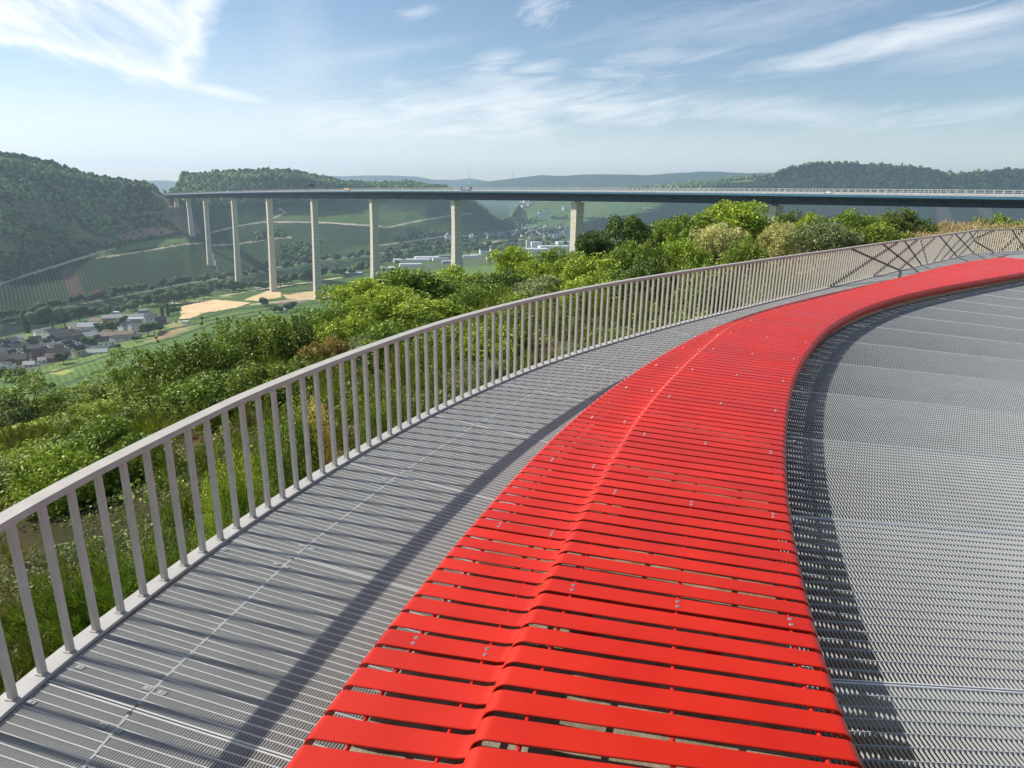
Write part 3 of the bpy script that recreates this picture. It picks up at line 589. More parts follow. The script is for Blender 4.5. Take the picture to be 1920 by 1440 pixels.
#PART2
# ------------------------------------------------------------------ viewing platform: steel gratings
plat = empty('viewing_platform', (0, 0, 0)); tag(plat, 'grey steel grating viewing platform carrying the red bench and railing', 'viewing platform')
def offset(P, d):
    t = np.gradient(P, axis=0); t /= np.linalg.norm(t, axis=1)[:, None]; return P + np.stack([-t[:, 1], t[:, 0]], -1)*d
MIDC = offset(INN, .75)
def polar(P, c):
    a = np.unwrap(np.arctan2(P[:, 1] - c[1], P[:, 0] - c[0])); a = np.where(a < -1, a + 2*math.pi, a); r = np.hypot(P[:, 0] - c[0], P[:, 1] - c[1]); o = np.argsort(a); return a[o], r[o]
def panel(c, ta, tb, lo, hi, pitch, name='grating_panel'):
    """lo(theta), hi(theta): radial limits; straight bars between two radial edges"""
    g = .006
    la, lb, ha, hb = lo(ta), lo(tb), hi(ta), hi(tb)
    rs = np.arange(min(la, lb), max(ha, hb), pitch); mb = MB(); A = np.array([math.cos(ta), math.sin(ta)]); B = np.array([math.cos(tb), math.sin(tb)])
    tt = np.linspace(0, 1, 41); LO = la + (lb-la)*tt; HI = ha + (hb-ha)*tt
    tm = np.linspace(0, 1, 9); LOm = np.array([lo(ta + (tb-ta)*q) for q in tm]); HIm = np.array([hi(ta + (tb-ta)*q) for q in tm])
    LO = np.interp(tt, tm, LOm); HI = np.interp(tt, tm, HIm)
    ok = (rs[:, None] > LO[None]) & (rs[:, None] < HI[None]); m = ok.any(1); rs, ok = rs[m], ok[m]
    if not len(rs): return None
    t0 = tt[ok.argmax(1)]; t1 = tt[40 - ok[:, ::-1].argmax(1)]; m = (t1 - t0) > .03; rs, t0, t1 = rs[m], t0[m], t1[m]
    c2 = np.array(c); t0 = np.clip(t0, g/2, 1); t1 = np.clip(t1, 0, 1-g/2)
    def at(r, t): return c2 + r[:, None]*(A[None]*(1-t)[:, None] + B[None]*t[:, None])
    P0, P1 = at(rs, t0), at(rs, t1); d = P1 - P0; L = np.linalg.norm(d, axis=1)[:, None]; nrm = np.stack([-d[:, 1], d[:, 0]], -1)/L*(.0016 if pitch > .0176 else .0015)
    n = len(rs); z0, z1 = (-.0175 if pitch > .0176 else -.022), -.0015
    W = np.zeros((n, 8, 3)); 
    for k, (p, s_) in enumerate(((P0, -1), (P0, 1), (P1, 1), (P1, -1))):
        W[:, k, :2] = p + s_*nrm; W[:, k+4, :2] = p + s_*nrm; W[:, k, 2] = z0; W[:, k+4, 2] = z1
    bq = np.array([(4, 5, 6, 7), (0, 1, 5, 4), (1, 2, 6, 5), (2, 3, 7, 6), (3, 0, 4, 7)])[:, ::-1]
    mb.add(W.reshape(-1, 3), (bq[None] + (np.arange(n)*8)[:, None, None]).reshape(-1, 4))
    # cross bars
    w0 = 2*abs(tb - ta)/2*(LO.mean() + HI.mean())/2; nb_ = max(2, int(w0/(.058 if pitch > .0176 else .051))); tq = np.linspace(g, 1-g, nb_)
    lo_, hi_ = np.interp(tq, tt, LO), np.interp(tq, tt, HI)
    Q0, Q1 = at(lo_, tq), at(hi_, tq); d = Q1 - Q0; L = np.linalg.norm(d, axis=1)[:, None]; 
    thick = np.full(nb_, .0019 if pitch > .0176 else .0028); thick[[0, -1]] = .0055 if pitch > .0176 else .005; nrm = np.stack([-d[:, 1], d[:, 0]], -1)/L*thick[:, None]
    W = np.zeros((nb_, 8, 3)); zb = np.full(nb_, -.018); zb[[0, -1]] = -.038
    for k, (p, s_) in enumerate(((Q0, -1), (Q0, 1), (Q1, 1), (Q1, -1))):
        W[:, k, :2] = p + s_*nrm; W[:, k+4, :2] = p + s_*nrm; W[:, k, 2] = zb; W[:, k+4, 2] = 0.0
    mb.add(W.reshape(-1, 3), (bq[None] + (np.arange(nb_)*8)[:, None, None]).reshape(-1, 4))
    # edge strips closing the bar ends
    for E in (LO, HI):
        i = np.linspace(1, 39, 12).astype(int); P = at(E[i], tt[i])
        for a, b in zip(P[:-1], P[1:]): mb.bar((*a, -.018), (*b, -.018), .005, .038)
    return mb.obj(name, M['galv'] if pitch > .0176 else M['galv_walk'], plat)
CR, CL = (25.0, 1.8), (15.8, -2.9)
aI, rI = polar(MIDC, CR); loR = lambda t: 6.5; hiR = lambda t: float(np.interp(t, aI, rI))
aM, rM = polar(MIDC, CL); aF, rF = polar(offset(FOOT, -.035), CL)
STRIP = .62
loL = lambda t: float(np.interp(t, aM, rM)) + .01; hiL = lambda t: float(np.interp(t, aF, rF)); sm = lambda t: max(hiL(t) - STRIP, loL(t) + .02)
tj = math.radians(176.5 + 5.2*1); R_J, L_J = [], []
while tj > math.radians(62):
    t2 = tj - math.radians(5.2); panel(CR, tj, t2, loR, hiR, .026); R_J.append(tj); tj = t2
tj = math.radians(161.9 + 4.8*3)
while tj > math.radians(70):
    t2 = tj - math.radians(4.8)
    panel(CL, tj, t2, loL, lambda t: sm(t) - .004, .0175); panel(CL, tj, t2, lambda t: sm(t) + .004, hiL, .0175); L_J.append(tj); tj = t2
# hold-down clips on the gratings
clip = MB(); clip.box((0, 0, .003), (.026, .050, .004)); clip.box((0, 0, .006), (.014, .014, .005)); clipme = clip.mesh('clip_plate', M['galv'])
def put_clip(c, t, r, rz):
    o = link(bpy.data.objects.new('clip_plate', clipme), plat); o.location = (c[0] + r*math.cos(t), c[1] + r*math.sin(t), 0); o.rotation_euler = (0, 0, rz)
for t in L_J[1:9]:
    for dt in (-.0075, .0075):
        for r in (sm(t) + .05, sm(t) - .05, hiL(t) - .07): put_clip(CL, t + dt, r, t + math.pi/2)
for t in R_J[:8]:
    ri = hiR(t) - .84
    for dt in (-.006, .006): put_clip(CR, t + dt, ri, t)
for t in R_J[:18]:
    m = MB(); r0_, r1_ = 7.0, hiR(t) - .55
    for k_ in range(6):
        a_, b_ = r0_ + (r1_ - r0_)*k_/6, r0_ + (r1_ - r0_)*(k_+1)/6
        for dt in (-.0105, .0105):
            o_ = np.array([-math.sin(t), math.cos(t)])*dt; m.bar((CR[0] + a_*math.cos(t) + o_[0], CR[1] + a_*math.sin(t) + o_[1], -.008), (CR[0] + b_*math.cos(t) + o_[0], CR[1] + b_*math.sin(t) + o_[1], -.008), .008, .022)
    m.obj('panel_edge', M['galv_light'], plat)
# steel beams under the joints and the edge channel
beam = MB()
for t in R_J:
    a = (CR[0] + 7*math.cos(t), CR[1] + 7*math.sin(t), -.16); r = hiR(t); b = (CR[0] + r*math.cos(t), CR[1] + r*math.sin(t), -.16); beam.bar(a, b, .09, .22)
for t in L_J:
    r = loL(t) - .3; q = hiL(t); beam.bar((CL[0] + r*math.cos(t), CL[1] + r*math.sin(t), -.165), (CL[0] + q*math.cos(t), CL[1] + q*math.sin(t), -.165), .085, .22)
beam.obj('support_beam', M['galv'], plat)
ed = MB(); FO = offset(FOOT, .10); ed.sweep(np.c_[FO[::4], np.full(len(FO[::4]), -.12)], [(-.008, -.12), (.008, -.12), (.008, .1), (-.008, .1)]); ed.obj('edge_channel', M['toe'], plat)
# concrete plinth below the bench
sI, sO = offset(INN, .22), None
def perp_frames(P):
    d = arclen(P); t = np.gradient(P, axis=0); t /= np.linalg.norm(t, axis=1)[:, None]; t = np.array([np.convolve(np.pad(t[:, k], 12, 'edge'), np.ones(25)/25, 'valid') for k in (0, 1)]).T
    t /= np.linalg.norm(t, axis=1)[:, None]; return d, np.stack([-t[:, 1], t[:, 0]], -1)
DI, NI = perp_frames(INN)
def hitu(p, n, Pc):
    """distance along n from p to polyline Pc"""
    a = Pc[:-1] - p; b = Pc[1:] - p; ca = a[:, 0]*n[1] - a[:, 1]*n[0]; cb = b[:, 0]*n[1] - b[:, 1]*n[0]
    i = np.where((ca*cb) <= 0)[0]; best = None
    for k in i:
        f = ca[k]/(ca[k] - cb[k] + 1e-12); q = (a[k]*(1-f) + b[k]*f) @ n
        if q > .2 and (best is None or q < best): best = q
    return best
ss = np.arange(.3, DI[-1] - .5, .25); US, UO = [], []
for s in ss:
    p = np.array([np.interp(s, DI, INN[:, k]) for k in (0, 1)]); n = np.array([np.interp(s, DI, NI[:, k]) for k in (0, 1)]); n /= np.linalg.norm(n)
    US.append(hitu(p, n, STP)); UO.append(hitu(p, n, OUT))
def fill(a):
    a = np.array([np.nan if q is None else q for q in a], float); i = np.arange(len(a)); ok = ~np.isnan(a); a = np.interp(i, i[ok], a[ok]); kw = np.hanning(17); return np.convolve(np.pad(a, 8, 'reflect', reflect_type='odd'), kw/kw.sum(), 'valid')
US, UO = fill(US), fill(UO); print('bench widths', [(round(float(s), 1), round(float(a), 2), round(float(b), 2)) for s, a, b in list(zip(ss, US, UO))[::8]])
UO = np.clip(UO, .9, 3.2); US = np.clip(np.minimum(US, UO), .7, 2.6)
uS = lambda s: float(np.interp(s, ss, US)); uO = lambda s: float(np.interp(s, ss, UO))
def fr(s): 
    p = np.array([np.interp(s, DI, INN[:, k]) for k in (0, 1)]); n = np.array([np.interp(s, DI, NI[:, k]) for k in (0, 1)]); return p, n/np.linalg.norm(n)
SEND = DI[-1] - 2.0
pl = MB(); A_, B_ = [], []
for s in np.arange(.3, SEND, .2):
    p, n = fr(s); A_.append([*(p + n*.13), .03]); B_.append([*(p + n*max(uO(s) - .14, uS(s) - .2)), .03])
A_, B_ = np.array(A_), np.array(B_); k = len(A_); dn = np.array([0, 0, -.2])
ii = np.arange(k-1); pl.add(np.vstack([A_, B_, A_ + dn, B_ + dn]), np.vstack([np.stack([ii, ii+1, ii+1+k, ii+k], -1), np.stack([ii, ii+2*k, ii+1+2*k, ii+1], -1), np.stack([ii+k, ii+k+1, ii+1+3*k, ii+3*k], -1)]))
pl.obj('concrete_plinth', M['slab'], plat)

# ------------------------------------------------------------------ the red bench
bench = empty('slatted_bench', (*fr(3.0)[0], 0)); tag(bench, 'long curved red slatted metal bench in two tiers sweeping across the platform', 'bench')
bench_off = Vector(bench.location)
def bobj(mb, name, mat, smooth=False):
    V_ = np.vstack(mb.V); mb.V = [V_ - np.array(bench_off)]; return mb.obj(name, mat, bench, smooth)
def slat(mb, s, half, prof):
    """prof(s)->list of (u,z); strip between two perpendicular lines"""
    rings = []
    (pa, na), (pb, nb2) = fr(s - half), fr(s + half); A, B = np.array(prof(s - half)), np.array(prof(s + half))
    tu = np.gradient((A + B)/2, axis=0); tu /= np.linalg.norm(tu, axis=1)[:, None]; nn = np.stack([-tu[:, 1], tu[:, 0]], -1)
    if nn[len(nn)//2, 1] < 0: nn = -nn
    T = .010
    for i in range(len(A)):
        a = np.array([*(pa + na*A[i, 0]), A[i, 1]]); b = np.array([*(pb + nb2*B[i, 0]), B[i, 1]]); nd = (na + nb2)/2
        up = np.array([*(nd*nn[i, 0]), nn[i, 1]]); w_ = (b - a); w_ /= np.linalg.norm(w_); e = .0035
        rings.append([a - up*T, a - up*e, a + w_*e, b - w_*e, b - up*e, b - up*T])
    Rg = np.array(rings); n, k = Rg.shape[:2]; i = np.arange(n-1)[:, None]*k; j = np.arange(k)[None]; j2 = (j+1) % k
    Q = np.stack([i+j, i+k+j, i+k+j2, i+j2], -1).reshape(-1, 4); e0 = [(0, 1, 2, 3), (0, 3, 4, 5)]; e1 = [tuple((n-1)*k + q for q in x[::-1]) for x in e0]
    mb.add(Rg.reshape(-1, 3), np.vstack([Q, e0, e1])[:, ::-1])
def arc(cx, cz, r, a0, a1, k): return [(cx + r*math.cos(math.radians(a0 + (a1-a0)*i/k)), cz + r*math.sin(math.radians(a0 + (a1-a0)*i/k))) for i in range(k+1)]
def prof_up(s):
    u = uS(s); r = .055; r2 = .085
    return [(.020, ZU - .17), (.004, ZU - .13)] + arc(r, ZU - r, r, 180, 90, 6) + [(u*.35, ZU), (u*.65, ZU - .002)] + arc(u - r2 + .005, ZU - r2, r2, 90, 8, 7) + [(u + .0, ZL + .0), (u - .012, ZL - .05)]
def prof_lo(s):
    u, o = uS(s), uO(s); r = .05
    return [(u - .02, ZL + .03), (u + .02, ZL + .008), (u + .06, ZL - .002), ((u+o)/2, ZL - .004)] + arc(o - r, ZL - r, r, 90, 0, 6) + [(o - .006, ZL - .09)]
up_mb, lo_mb = MB(), MB(); PU = 1.36/9; PL_ = 1.36/9*.93
s = 1.36*.25; S0 = s; i = 0; rows_up = []
# register the screwed slats with the photographed row (a screw pair seen near the first third of the bench)
tgt = onz(1485, 1163, ZU)[:2]; srow = float(DI[np.argmin(np.linalg.norm(INN - tgt, axis=1))])
s = srow - PU*9*math.floor((srow - .4)/(PU*9)); k0 = s
ns = int((SEND - .5 - s)/PU)
for i in range(-2, ns):
    q = s + i*PU
    if q < .35: continue
    slat(up_mb, q, PU*.392, prof_up)
    if i % 9 == 0: rows_up.append(q)
tl = onz(757, 1197, ZL)[:2]; best = min(np.arange(.4, 8, .01), key=lambda q: min(np.linalg.norm(fr(q)[0] + fr(q)[1]*f - tl) for f in np.arange(1.7, 2.6, .05)))
s2 = float(best); s2 -= PL_*9*math.floor((s2 - .4)/(PL_*9)); rows_lo = []
for i in range(-2, int((SEND - .5 - s2)/PL_)):
    q = s2 + i*PL_
    if q < .35 or uO(q) - uS(q) < .16: continue
    slat(lo_mb, q, PL_*.40, prof_lo)
    if i % 9 == 0: rows_lo.append(q)
bobj(up_mb, 'upper_seat', M['red'], True); bobj(lo_mb, 'lower_seat', M['red'], True)
for nm in ('upper_seat', 'lower_seat'):
    me_ = bpy.data.objects[nm].data
    try: me_.set_sharp_from_angle(angle=math.radians(35))
    except Exception: pass
# tubes below the slats
for fq in (.09, .48, .87):
    P = []
    for q in np.arange(.35, SEND - .5, .12): p, n = fr(q); P.append([*(p + n*uS(q)*fq), ZU - .026])
    t_b = MB(); t_b.tube(P, .012, 8); bobj(t_b, 'seat_tube', M['red_tube'], True)
for fq in (.18, .72):
    P = []
    for q in np.arange(.35, SEND - .5, .12):
        if uO(q) - uS(q) < .2: break
        p, n = fr(q); P.append([*(p + n*(uS(q) + (uO(q) - uS(q))*fq)), ZL - .026])
    t_b = MB(); t_b.tube(P, .012, 8); bobj(t_b, 'seat_tube', M['red_tube'], True)

legme = MB(); legme.box((0, 0, .15), (.03, .03, .30)); legme.box((0, 0, .034), (.09, .09, .008)); legme = legme.mesh('leg', M['red_tube'])
for q in rows_up:
    p, n = fr(q); a, b = p + n*.05, p + n*(uS(q) - .05); fm = MB(); fm.bar((*a, ZU - .05), (*b, ZU - .05), .04, .03); bobj(fm, 'cross_frame', M['red_tube'])
    for u in (.55, uS(q)*.8):
        o = link(bpy.data.objects.new('leg', legme), bench); o.location = Vector((*(p + n*u), 0)) - bench_off; o.rotation_euler = (0, 0, math.atan2(n[1], n[0]))
for q in rows_lo:
    p, n = fr(q); a, b = p + n*(uS(q) + .04), p + n*(uO(q) - .04); fm = MB(); fm.bar((*a, ZL - .05), (*b, ZL - .05), .035, .025); bobj(fm, 'cross_frame', M['red_tube'])
scm = MB()
for z, r in ((.0, .0125), (.003, .0125)):
    pass
an = np.arange(12)*math.pi/6; scm.add(np.vstack([np.c_[np.cos(an)*.0125, np.sin(an)*.0125, 0*an], np.c_[np.cos(an)*.0105, np.sin(an)*.0105, 0*an + .003], np.c_[np.cos(an)*.005, np.sin(an)*.005, 0*an + .003], np.c_[np.cos(an)*.004, np.sin(an)*.004, 0*an + .0012]]),
    [(k*12 + j, k*12 + (j+1) % 12, (k+1)*12 + (j+1) % 12, (k+1)*12 + j) for k in range(3) for j in range(12)] + [(36, 37, 38, 39), (36, 39, 40, 47), (40, 41, 46, 47), (41, 42, 45, 46)][:1])
scme = scm.mesh('screw', M['screw']); spots = []
for q in rows_up:
    p, n = fr(q); t = np.array([n[1], -n[0]])
    for fq in (.09, .48, .87):
        for d in (-.026, .026): spots.append((*(p + n*uS(q)*fq + t*d), ZU + .0005))
for q in rows_lo:
    p, n = fr(q); t = np.array([n[1], -n[0]])
    for fq in (.18, .72):
        for d in (-.024, .024): spots.append((*(p + n*(uS(q) + (uO(q) - uS(q))*fq) + t*d), ZL - .002))
spots.sort(key=lambda v: v[0]**2 + v[1]**2 + (0 if v[1] > 1.9 else 900))
for v in spots[:96]:
    o = link(bpy.data.objects.new('screw', scme), bench); o.location = Vector(v) - bench_off
rest = MB()
for v in spots[96:]:
    nV = len(scme.vertices); co_ = np.array([x.co[:] for x in scme.vertices]); rest.add(co_ + np.array(v), [tuple(pp.vertices) for pp in scme.polygons])
tag(bobj(rest, 'screws_further_along', M['screw']), kind='stuff')

# ------------------------------------------------------------------ railing
rail = empty('railing', (*FOOT[60], 0)); roff = Vector(rail.location); tag(rail, 'long curved grey metal railing of flat upright bars along the platform edge', 'railing')
def robj(mb, name, mat, smooth=False):
    V_ = np.vstack(mb.V); mb.V = [V_ - np.array(roff)]; return mb.obj(name, mat, rail, smooth)
hR = lambda y: float(np.interp(y, [2.8, 3.6, 5, 8], [.975, 1.01, 1.05, 1.085]))
DF = arclen(FOOT); TF = np.gradient(FOOT, axis=0); TF /= np.linalg.norm(TF, axis=1)[:, None]
def fpt(s): return np.array([np.interp(s, DF, FOOT[:, k]) for k in (0, 1)])
def ftan(s): t = np.array([np.interp(s, DF, TF[:, k]) for k in (0, 1)]); return t/np.linalg.norm(t)
hp = np.c_[FOOT[::3], [hR(y) for y in FOOT[::3, 1]]]
hr = MB(); hr.sweep(hp, [(-.055, 0), (-.052, .0), (.052, 0), (.055, .004), (.055, .036), (.051, .040), (-.051, .040), (-.055, .036)]); robj(hr, 'handrail', M['rail'])
hw = MB(); hw.sweep(hp - np.array([0, 0, .0005]), [(-.012, -.022), (.012, -.022), (.012, 0), (-.012, 0)]); robj(hw, 'handrail_web', M['rail'])
tp = MB(); fp0 = np.c_[FOOT[::3], np.zeros(len(FOOT[::3]))]; tp.sweep(fp0, [(-.030, 0), (.10, 0), (.10, .022), (.098, .024), (-.028, .024), (-.030, .022)]); robj(tp, 'toe_plate', M['toe'])
s = float(DF[np.argmin(np.linalg.norm(FOOT - onz(88, 1268)[:2], axis=1))]); s -= .1945*math.floor(s/.1945 - .2)
bal = []
while s < DF[-1] - .1: bal.append(s); s += .1945
vis_b = [q for q in bal if fpt(q)[1] > 2.2]; first = set(vis_b[:97]); restb = MB()
def baluster_mb(q, mb):
    p, t = fpt(q), ftan(q); n = np.array([-t[1], t[0]]); h = hR(p[1]) - .018; p = p + n*.012
    a = math.atan2(n[1], n[0]); hh = h - .02; zc = (h + .024)/2 + .002; q2 = p - n*.017; mb.box((*q2, zc), (.006, .036, hh), a); q2 = p + n*.006; mb.box((*q2, zc), (.040, .009, hh), a); mb.box((*p, .027), (.066, .034, .008), a)
for q in bal:
    if q in first:
        m = MB(); baluster_mb(q, m); robj(m, 'baluster', M['rail'])
    else: baluster_mb(q, restb)
tag(robj(restb, 'balusters_further_along', M['rail']), kind='stuff')
# diagonal dark bars in the far stretch
topx = np.array([proj([*p, hR(p[1])])[0] for p in FOOT]); botx = np.array([proj([*p, .03])[0] for p in FOOT])
def s_at(xs_, x): return float(np.interp(x, xs_[40:], DF[40:]))
DG = [((1595, 1), (1686, 0), 1), ((1654, 1), (1710, 0), 1), ((1695, 1), (1727, 0), 1), ((1727, 1), (1740, 0), -1), ((1761, 1), (1794, 0), 1), ((1790, 1), (1825, 0), 1), ((1817, 1), (1862, 0), 1), ((1897, 1), (1922, 0), 1),
      ((1685, 1), (1555, 0), -1), ((1722, 1), (1637, 0), -1), ((1755, 1), (1685, 0), -1), ((1787, 1), (1750, 0), -1), ((1812, 1), (1764, 0), -1), ((1837, 1), (1779, 0), -1), ((1865, 1), (1797, 0), -1), ((1920, 1), (1876, 0), -1), ((1950, 1), (1905, 0), -1)]
for (xt, _), (xb, _), side in DG:
    sa, sb = s_at(topx, xt), s_at(botx, xb); k = 14; P = []
    for i in range(k+1):
        q = sa + (sb - sa)*i/k; p, t = fpt(q), ftan(q); n = np.array([-t[1], t[0]]); p = p + n*(-.022 if side > 0 else .046); P.append((*p, hR(p[1])*(1 - i/k) - .01 + .035*i/k))
    m = MB()
    for a, b in zip(P[:-1], P[1:]): m.bar(a, b, .012, .060 if side > 0 else .075)
    robj(m, 'diagonal_brace', M['dark_bar'])

# ------------------------------------------------------------------ high motorway bridge
M['conc'] = None
mc, ntc, bc = newmat('pier_concrete')
gc = N(ntc, 'ShaderNodeNewGeometry'); sx = N(ntc, 'ShaderNodeSeparateXYZ'); ntc.links.new(gc.outputs['Position'], sx.inputs[0])
md = N(ntc, 'ShaderNodeMath', operation='FRACT'); dv = N(ntc, 'ShaderNodeMath', operation='MULTIPLY', i_1=1/5.0); ntc.links.new(sx.outputs[2], dv.inputs[0]); ntc.links.new(dv.outputs[0], md.inputs[0])
gt = N(ntc, 'ShaderNodeMath', operation='GREATER_THAN', i_1=.93); ntc.links.new(md.outputs[0], gt.inputs[0])
nc = N(ntc, 'ShaderNodeTexNoise', i_Scale=.25, i_Detail=8.0, i_Roughness=.7); ntc.links.new(gc.outputs['Position'], nc.inputs['Vector'])
mixn = N(ntc, 'ShaderNodeMix', data_type='RGBA'); ntc.links.new(gt.outputs[0], mixn.inputs[0]); ntc.links.new(ramp(ntc, nc.outputs[0], [(.3, (.54, .48, .39)), (.7, (.70, .63, .52))]), mixn.inputs[6]); mixn.inputs[7].default_value = (.42, .37, .30, 1)
ntc.links.new(mixn.outputs[2], bc.inputs['Base Color']); bc.inputs['Roughness'].default_value = .85
M['conc'] = mc
M['navy'] = simple('dark_blue_girder_paint', (.005, .020, .045), (.008, .026, .055), .05, .6)
M['teal'] = simple('blue_fascia_paint', (.025, .11, .18), (.03, .125, .20), .05, .5)
M['para'] = simple('parapet_grey', (.42, .42, .41), (.52, .52, .51), .2, .6)
M['asph'] = simple('asphalt', (.05, .05, .05), (.06, .06, .06), .5, .9)
SC = .85; A0 = np.array([195.327, 518.578])*SC; VD = np.array([-133.479, 161.473])*SC
span = np.linalg.norm(VD); AX = VD/span; NRM = np.array([-AX[1], AX[0]])   # left-hand normal (towards the photographer's left)
if NRM @ (-A0) < 0: NRM = -NRM
PXN = [(-.734, 357, 390), (0, 353, 383), (1, 352, 377), (2, 353, 375), (3, 353.5, 373.2), (4, 354.3, 372), (5, 356, 371.3), (6, 358, 371), (7, 360.3, 371), (7.73, 361.5, 371), (8.29, 362.5, 371), (8.95, 363.5, 370.5)]
tn, zt_, zb_ = [], [], []
for t, yt, yb in PXN:
    P = A0 + VD*t; d = np.linalg.norm(P); xq = proj([*P, 0])[0]
    rt_, rb_ = ray(xq, yt), ray(xq, yb); tn.append(t); zt_.append(H + rt_[2]/math.hypot(*rt_[:2])*d); zb_.append(H + rb_[2]/math.hypot(*rb_[:2])*d)
tn = np.array([-1.8] + tn); zt_ = np.array([zt_[0] + (zt_[0]-zt_[1])] + zt_); zb_ = np.array([zb_[0] + (zb_[0]-zb_[1])] + zb_)
print('bridge z', np.round(zt_, 1), np.round(zb_, 1))
def poly2(t, z): c = np.polyfit(t, z, 3); return lambda q: float(np.polyval(c, q))
ZT, ZB = poly2(tn, zt_), poly2(tn, zb_)
br_ = empty('motorway_bridge', (*(A0 + VD*4), ZT(4) - 3)); boff = np.array(br_.location); tag(br_, 'very high blue steel girder motorway bridge on tall slender concrete piers across the valley', 'bridge')
def brobj(mb, name, mat, smooth=False): V_ = np.vstack(mb.V); mb.V = [V_ - boff]; return mb.obj(name, mat, br_, smooth)
TT = np.linspace(-1.6, 8.95, 400)
def edge3(t, off, z): p = A0 + VD*t + NRM*(6.5 - off); return (p[0], p[1], z)
HP = 3.2   # parapet height
def strip(name, mat, sec, k=None):
    """sec(t) -> list of (off, z) closed section; off positive away from viewer"""
    S = np.array([[edge3(t, o, z) for o, z in sec(t)] for t in TT]); n, k = S.shape[:2]; i = np.arange(n-1)[:, None]*k; j = np.arange(k)[None]; j2 = (j+1) % k
    m = MB(); m.add(S.reshape(-1, 3), np.vstack([np.stack([i+j, i+j2, i+k+j2, i+k+j], -1).reshape(-1, 4)])); brobj(m, name, mat)
# near pier tops line up with the near edge of the box, deck overhangs both sides
DK = lambda t: ZT(t) - HP
strip('deck_slab', M['teal'], lambda t: [(-8, DK(t)), (21, DK(t)), (21, DK(t) - 1.1), (-8, DK(t) - 1.3)])
strip('box_girder', M['navy'], lambda t: [(-7.2, DK(t) - 1.3), (20.2, DK(t) - 1.3), (12.5, DK(t) - 3.2), (12.5, ZB(t)), (.5, ZB(t)), (.5, DK(t) - 3.2)])
strip('road_surface', M['asph'], lambda t: [(-7, DK(t) + .02), (20, DK(t) + .02), (20, DK(t) + .06), (-7, DK(t) + .06)])
for t in np.arange(-1.4, 8.9, .107):
    a, b = edge3(t, -7.2, DK(t) - 1.7), edge3(t, .4, DK(t) - 4.6); st_ = MB(); st_.bar(a, b, .9, .5); brobj(st_, 'cantilever_strut', M['navy'])
for side, off in (('near', -7.7), ('far', 20.7)):
    m = MB(); n = int(10.4*span/4.15)
    for i in range(n):
        t = -1.5 + i*4.15/span; a, b = edge3(t, off, DK(t)), edge3(t, off, DK(t) + HP); m.bar(a, b, .36 if t < 3 else .45, .36, (AX[0], AX[1], 0))
    for zr, th in ((HP - .07, .14), (HP*.66, .09), (HP*.36, .14), (.12, .24)):
        for a, b in zip(TT[:-1:3], TT[3::3]): m.bar(edge3(a, off, DK(a) + zr), edge3(b, off, DK(b) + zr), .15, th)
    brobj(m, 'parapet', M['para'])
m = MB()
for a, b in zip(TT[:-1:3], TT[3::3]): m.bar(edge3(a, 6.5, DK(a) + .9), edge3(b, 6.5, DK(b) + .9), .3, 1.0)
brobj(m, 'crash_barrier', M['para'])
PIER = [(0, 470), (1, 500), (2, 505), (3, 520), (4, 556), (5, 557), (6, 545), (7, 522), (7.73, 441), (8.29, 387)]
for t, yb in PIER:
    P = A0 + VD*t; zt0 = ZB(t); pp = proj([*P, zt0]); d = np.linalg.norm(P); r = ray(pp[0] + (YH - yb)*-.02, yb); zb0 = H + r[2]/math.hypot(r[0], r[1])*d - 3
    ht = zt0 - zb0; m = MB(); prev = None; lv = [0, .06, .15, .3, .5, .72, .9, 1.0]; big = ht > 60
    fx = lambda f: (1.06 - .16*math.sin(math.pi*min(f*1.9, 1)*.5)*(1 if big else .4) + (.36*max(0, f - .25)/.75 if big else 0))
    secs = []
    pv_ = proj([*P, zb0 + 3]); xg = {7: 389.5, 6: 441, 5: 507, 4: 591, 3: 702, 2: 858}.get(t, None); shift = np.zeros(2)
    if xg is not None: rr_ = ray(xg, yb); shift = (rr_[:2]/np.linalg.norm(rr_[:2])*d - P)*.5
    for f in lv:
        wx, wy = 4.1*fx(f), 3.2*fx(f); z = zt0 - .8 - (ht - .8)*f; c = P + shift*f
        secs.append([(*(c + AX*wy*i + NRM*wx*1.05*j), z) for i, j in ((-1, -1), (1, -1), (1, 1), (-1, 1))])
    S = np.array(secs); n = len(secs); i = np.arange(n-1)[:, None]*4; j = np.arange(4)[None]; j2 = (j+1) % 4
    m.add(S.reshape(-1, 3), np.vstack([np.stack([i+j, i+4+j, i+4+j2, i+j2], -1).reshape(-1, 4), [(0, 1, 2, 3)]]))
    brobj(m, 'pier', M['conc'])
    m = MB()
    for q in (-2.2, 2.2): m.box((*(P + NRM*q), zt0 - .42), (1.4, 1.4, .84), math.atan2(AX[1], AX[0]))
    brobj(m, 'bearing', M['navy'])
t = 8.97; m = MB(); P = A0 + VD*t; m.box((*(P + AX*4), ZB(t) + 2), (12, 26, 14), math.atan2(AX[1], AX[0])); brobj(m, 'abutment', M['conc'])

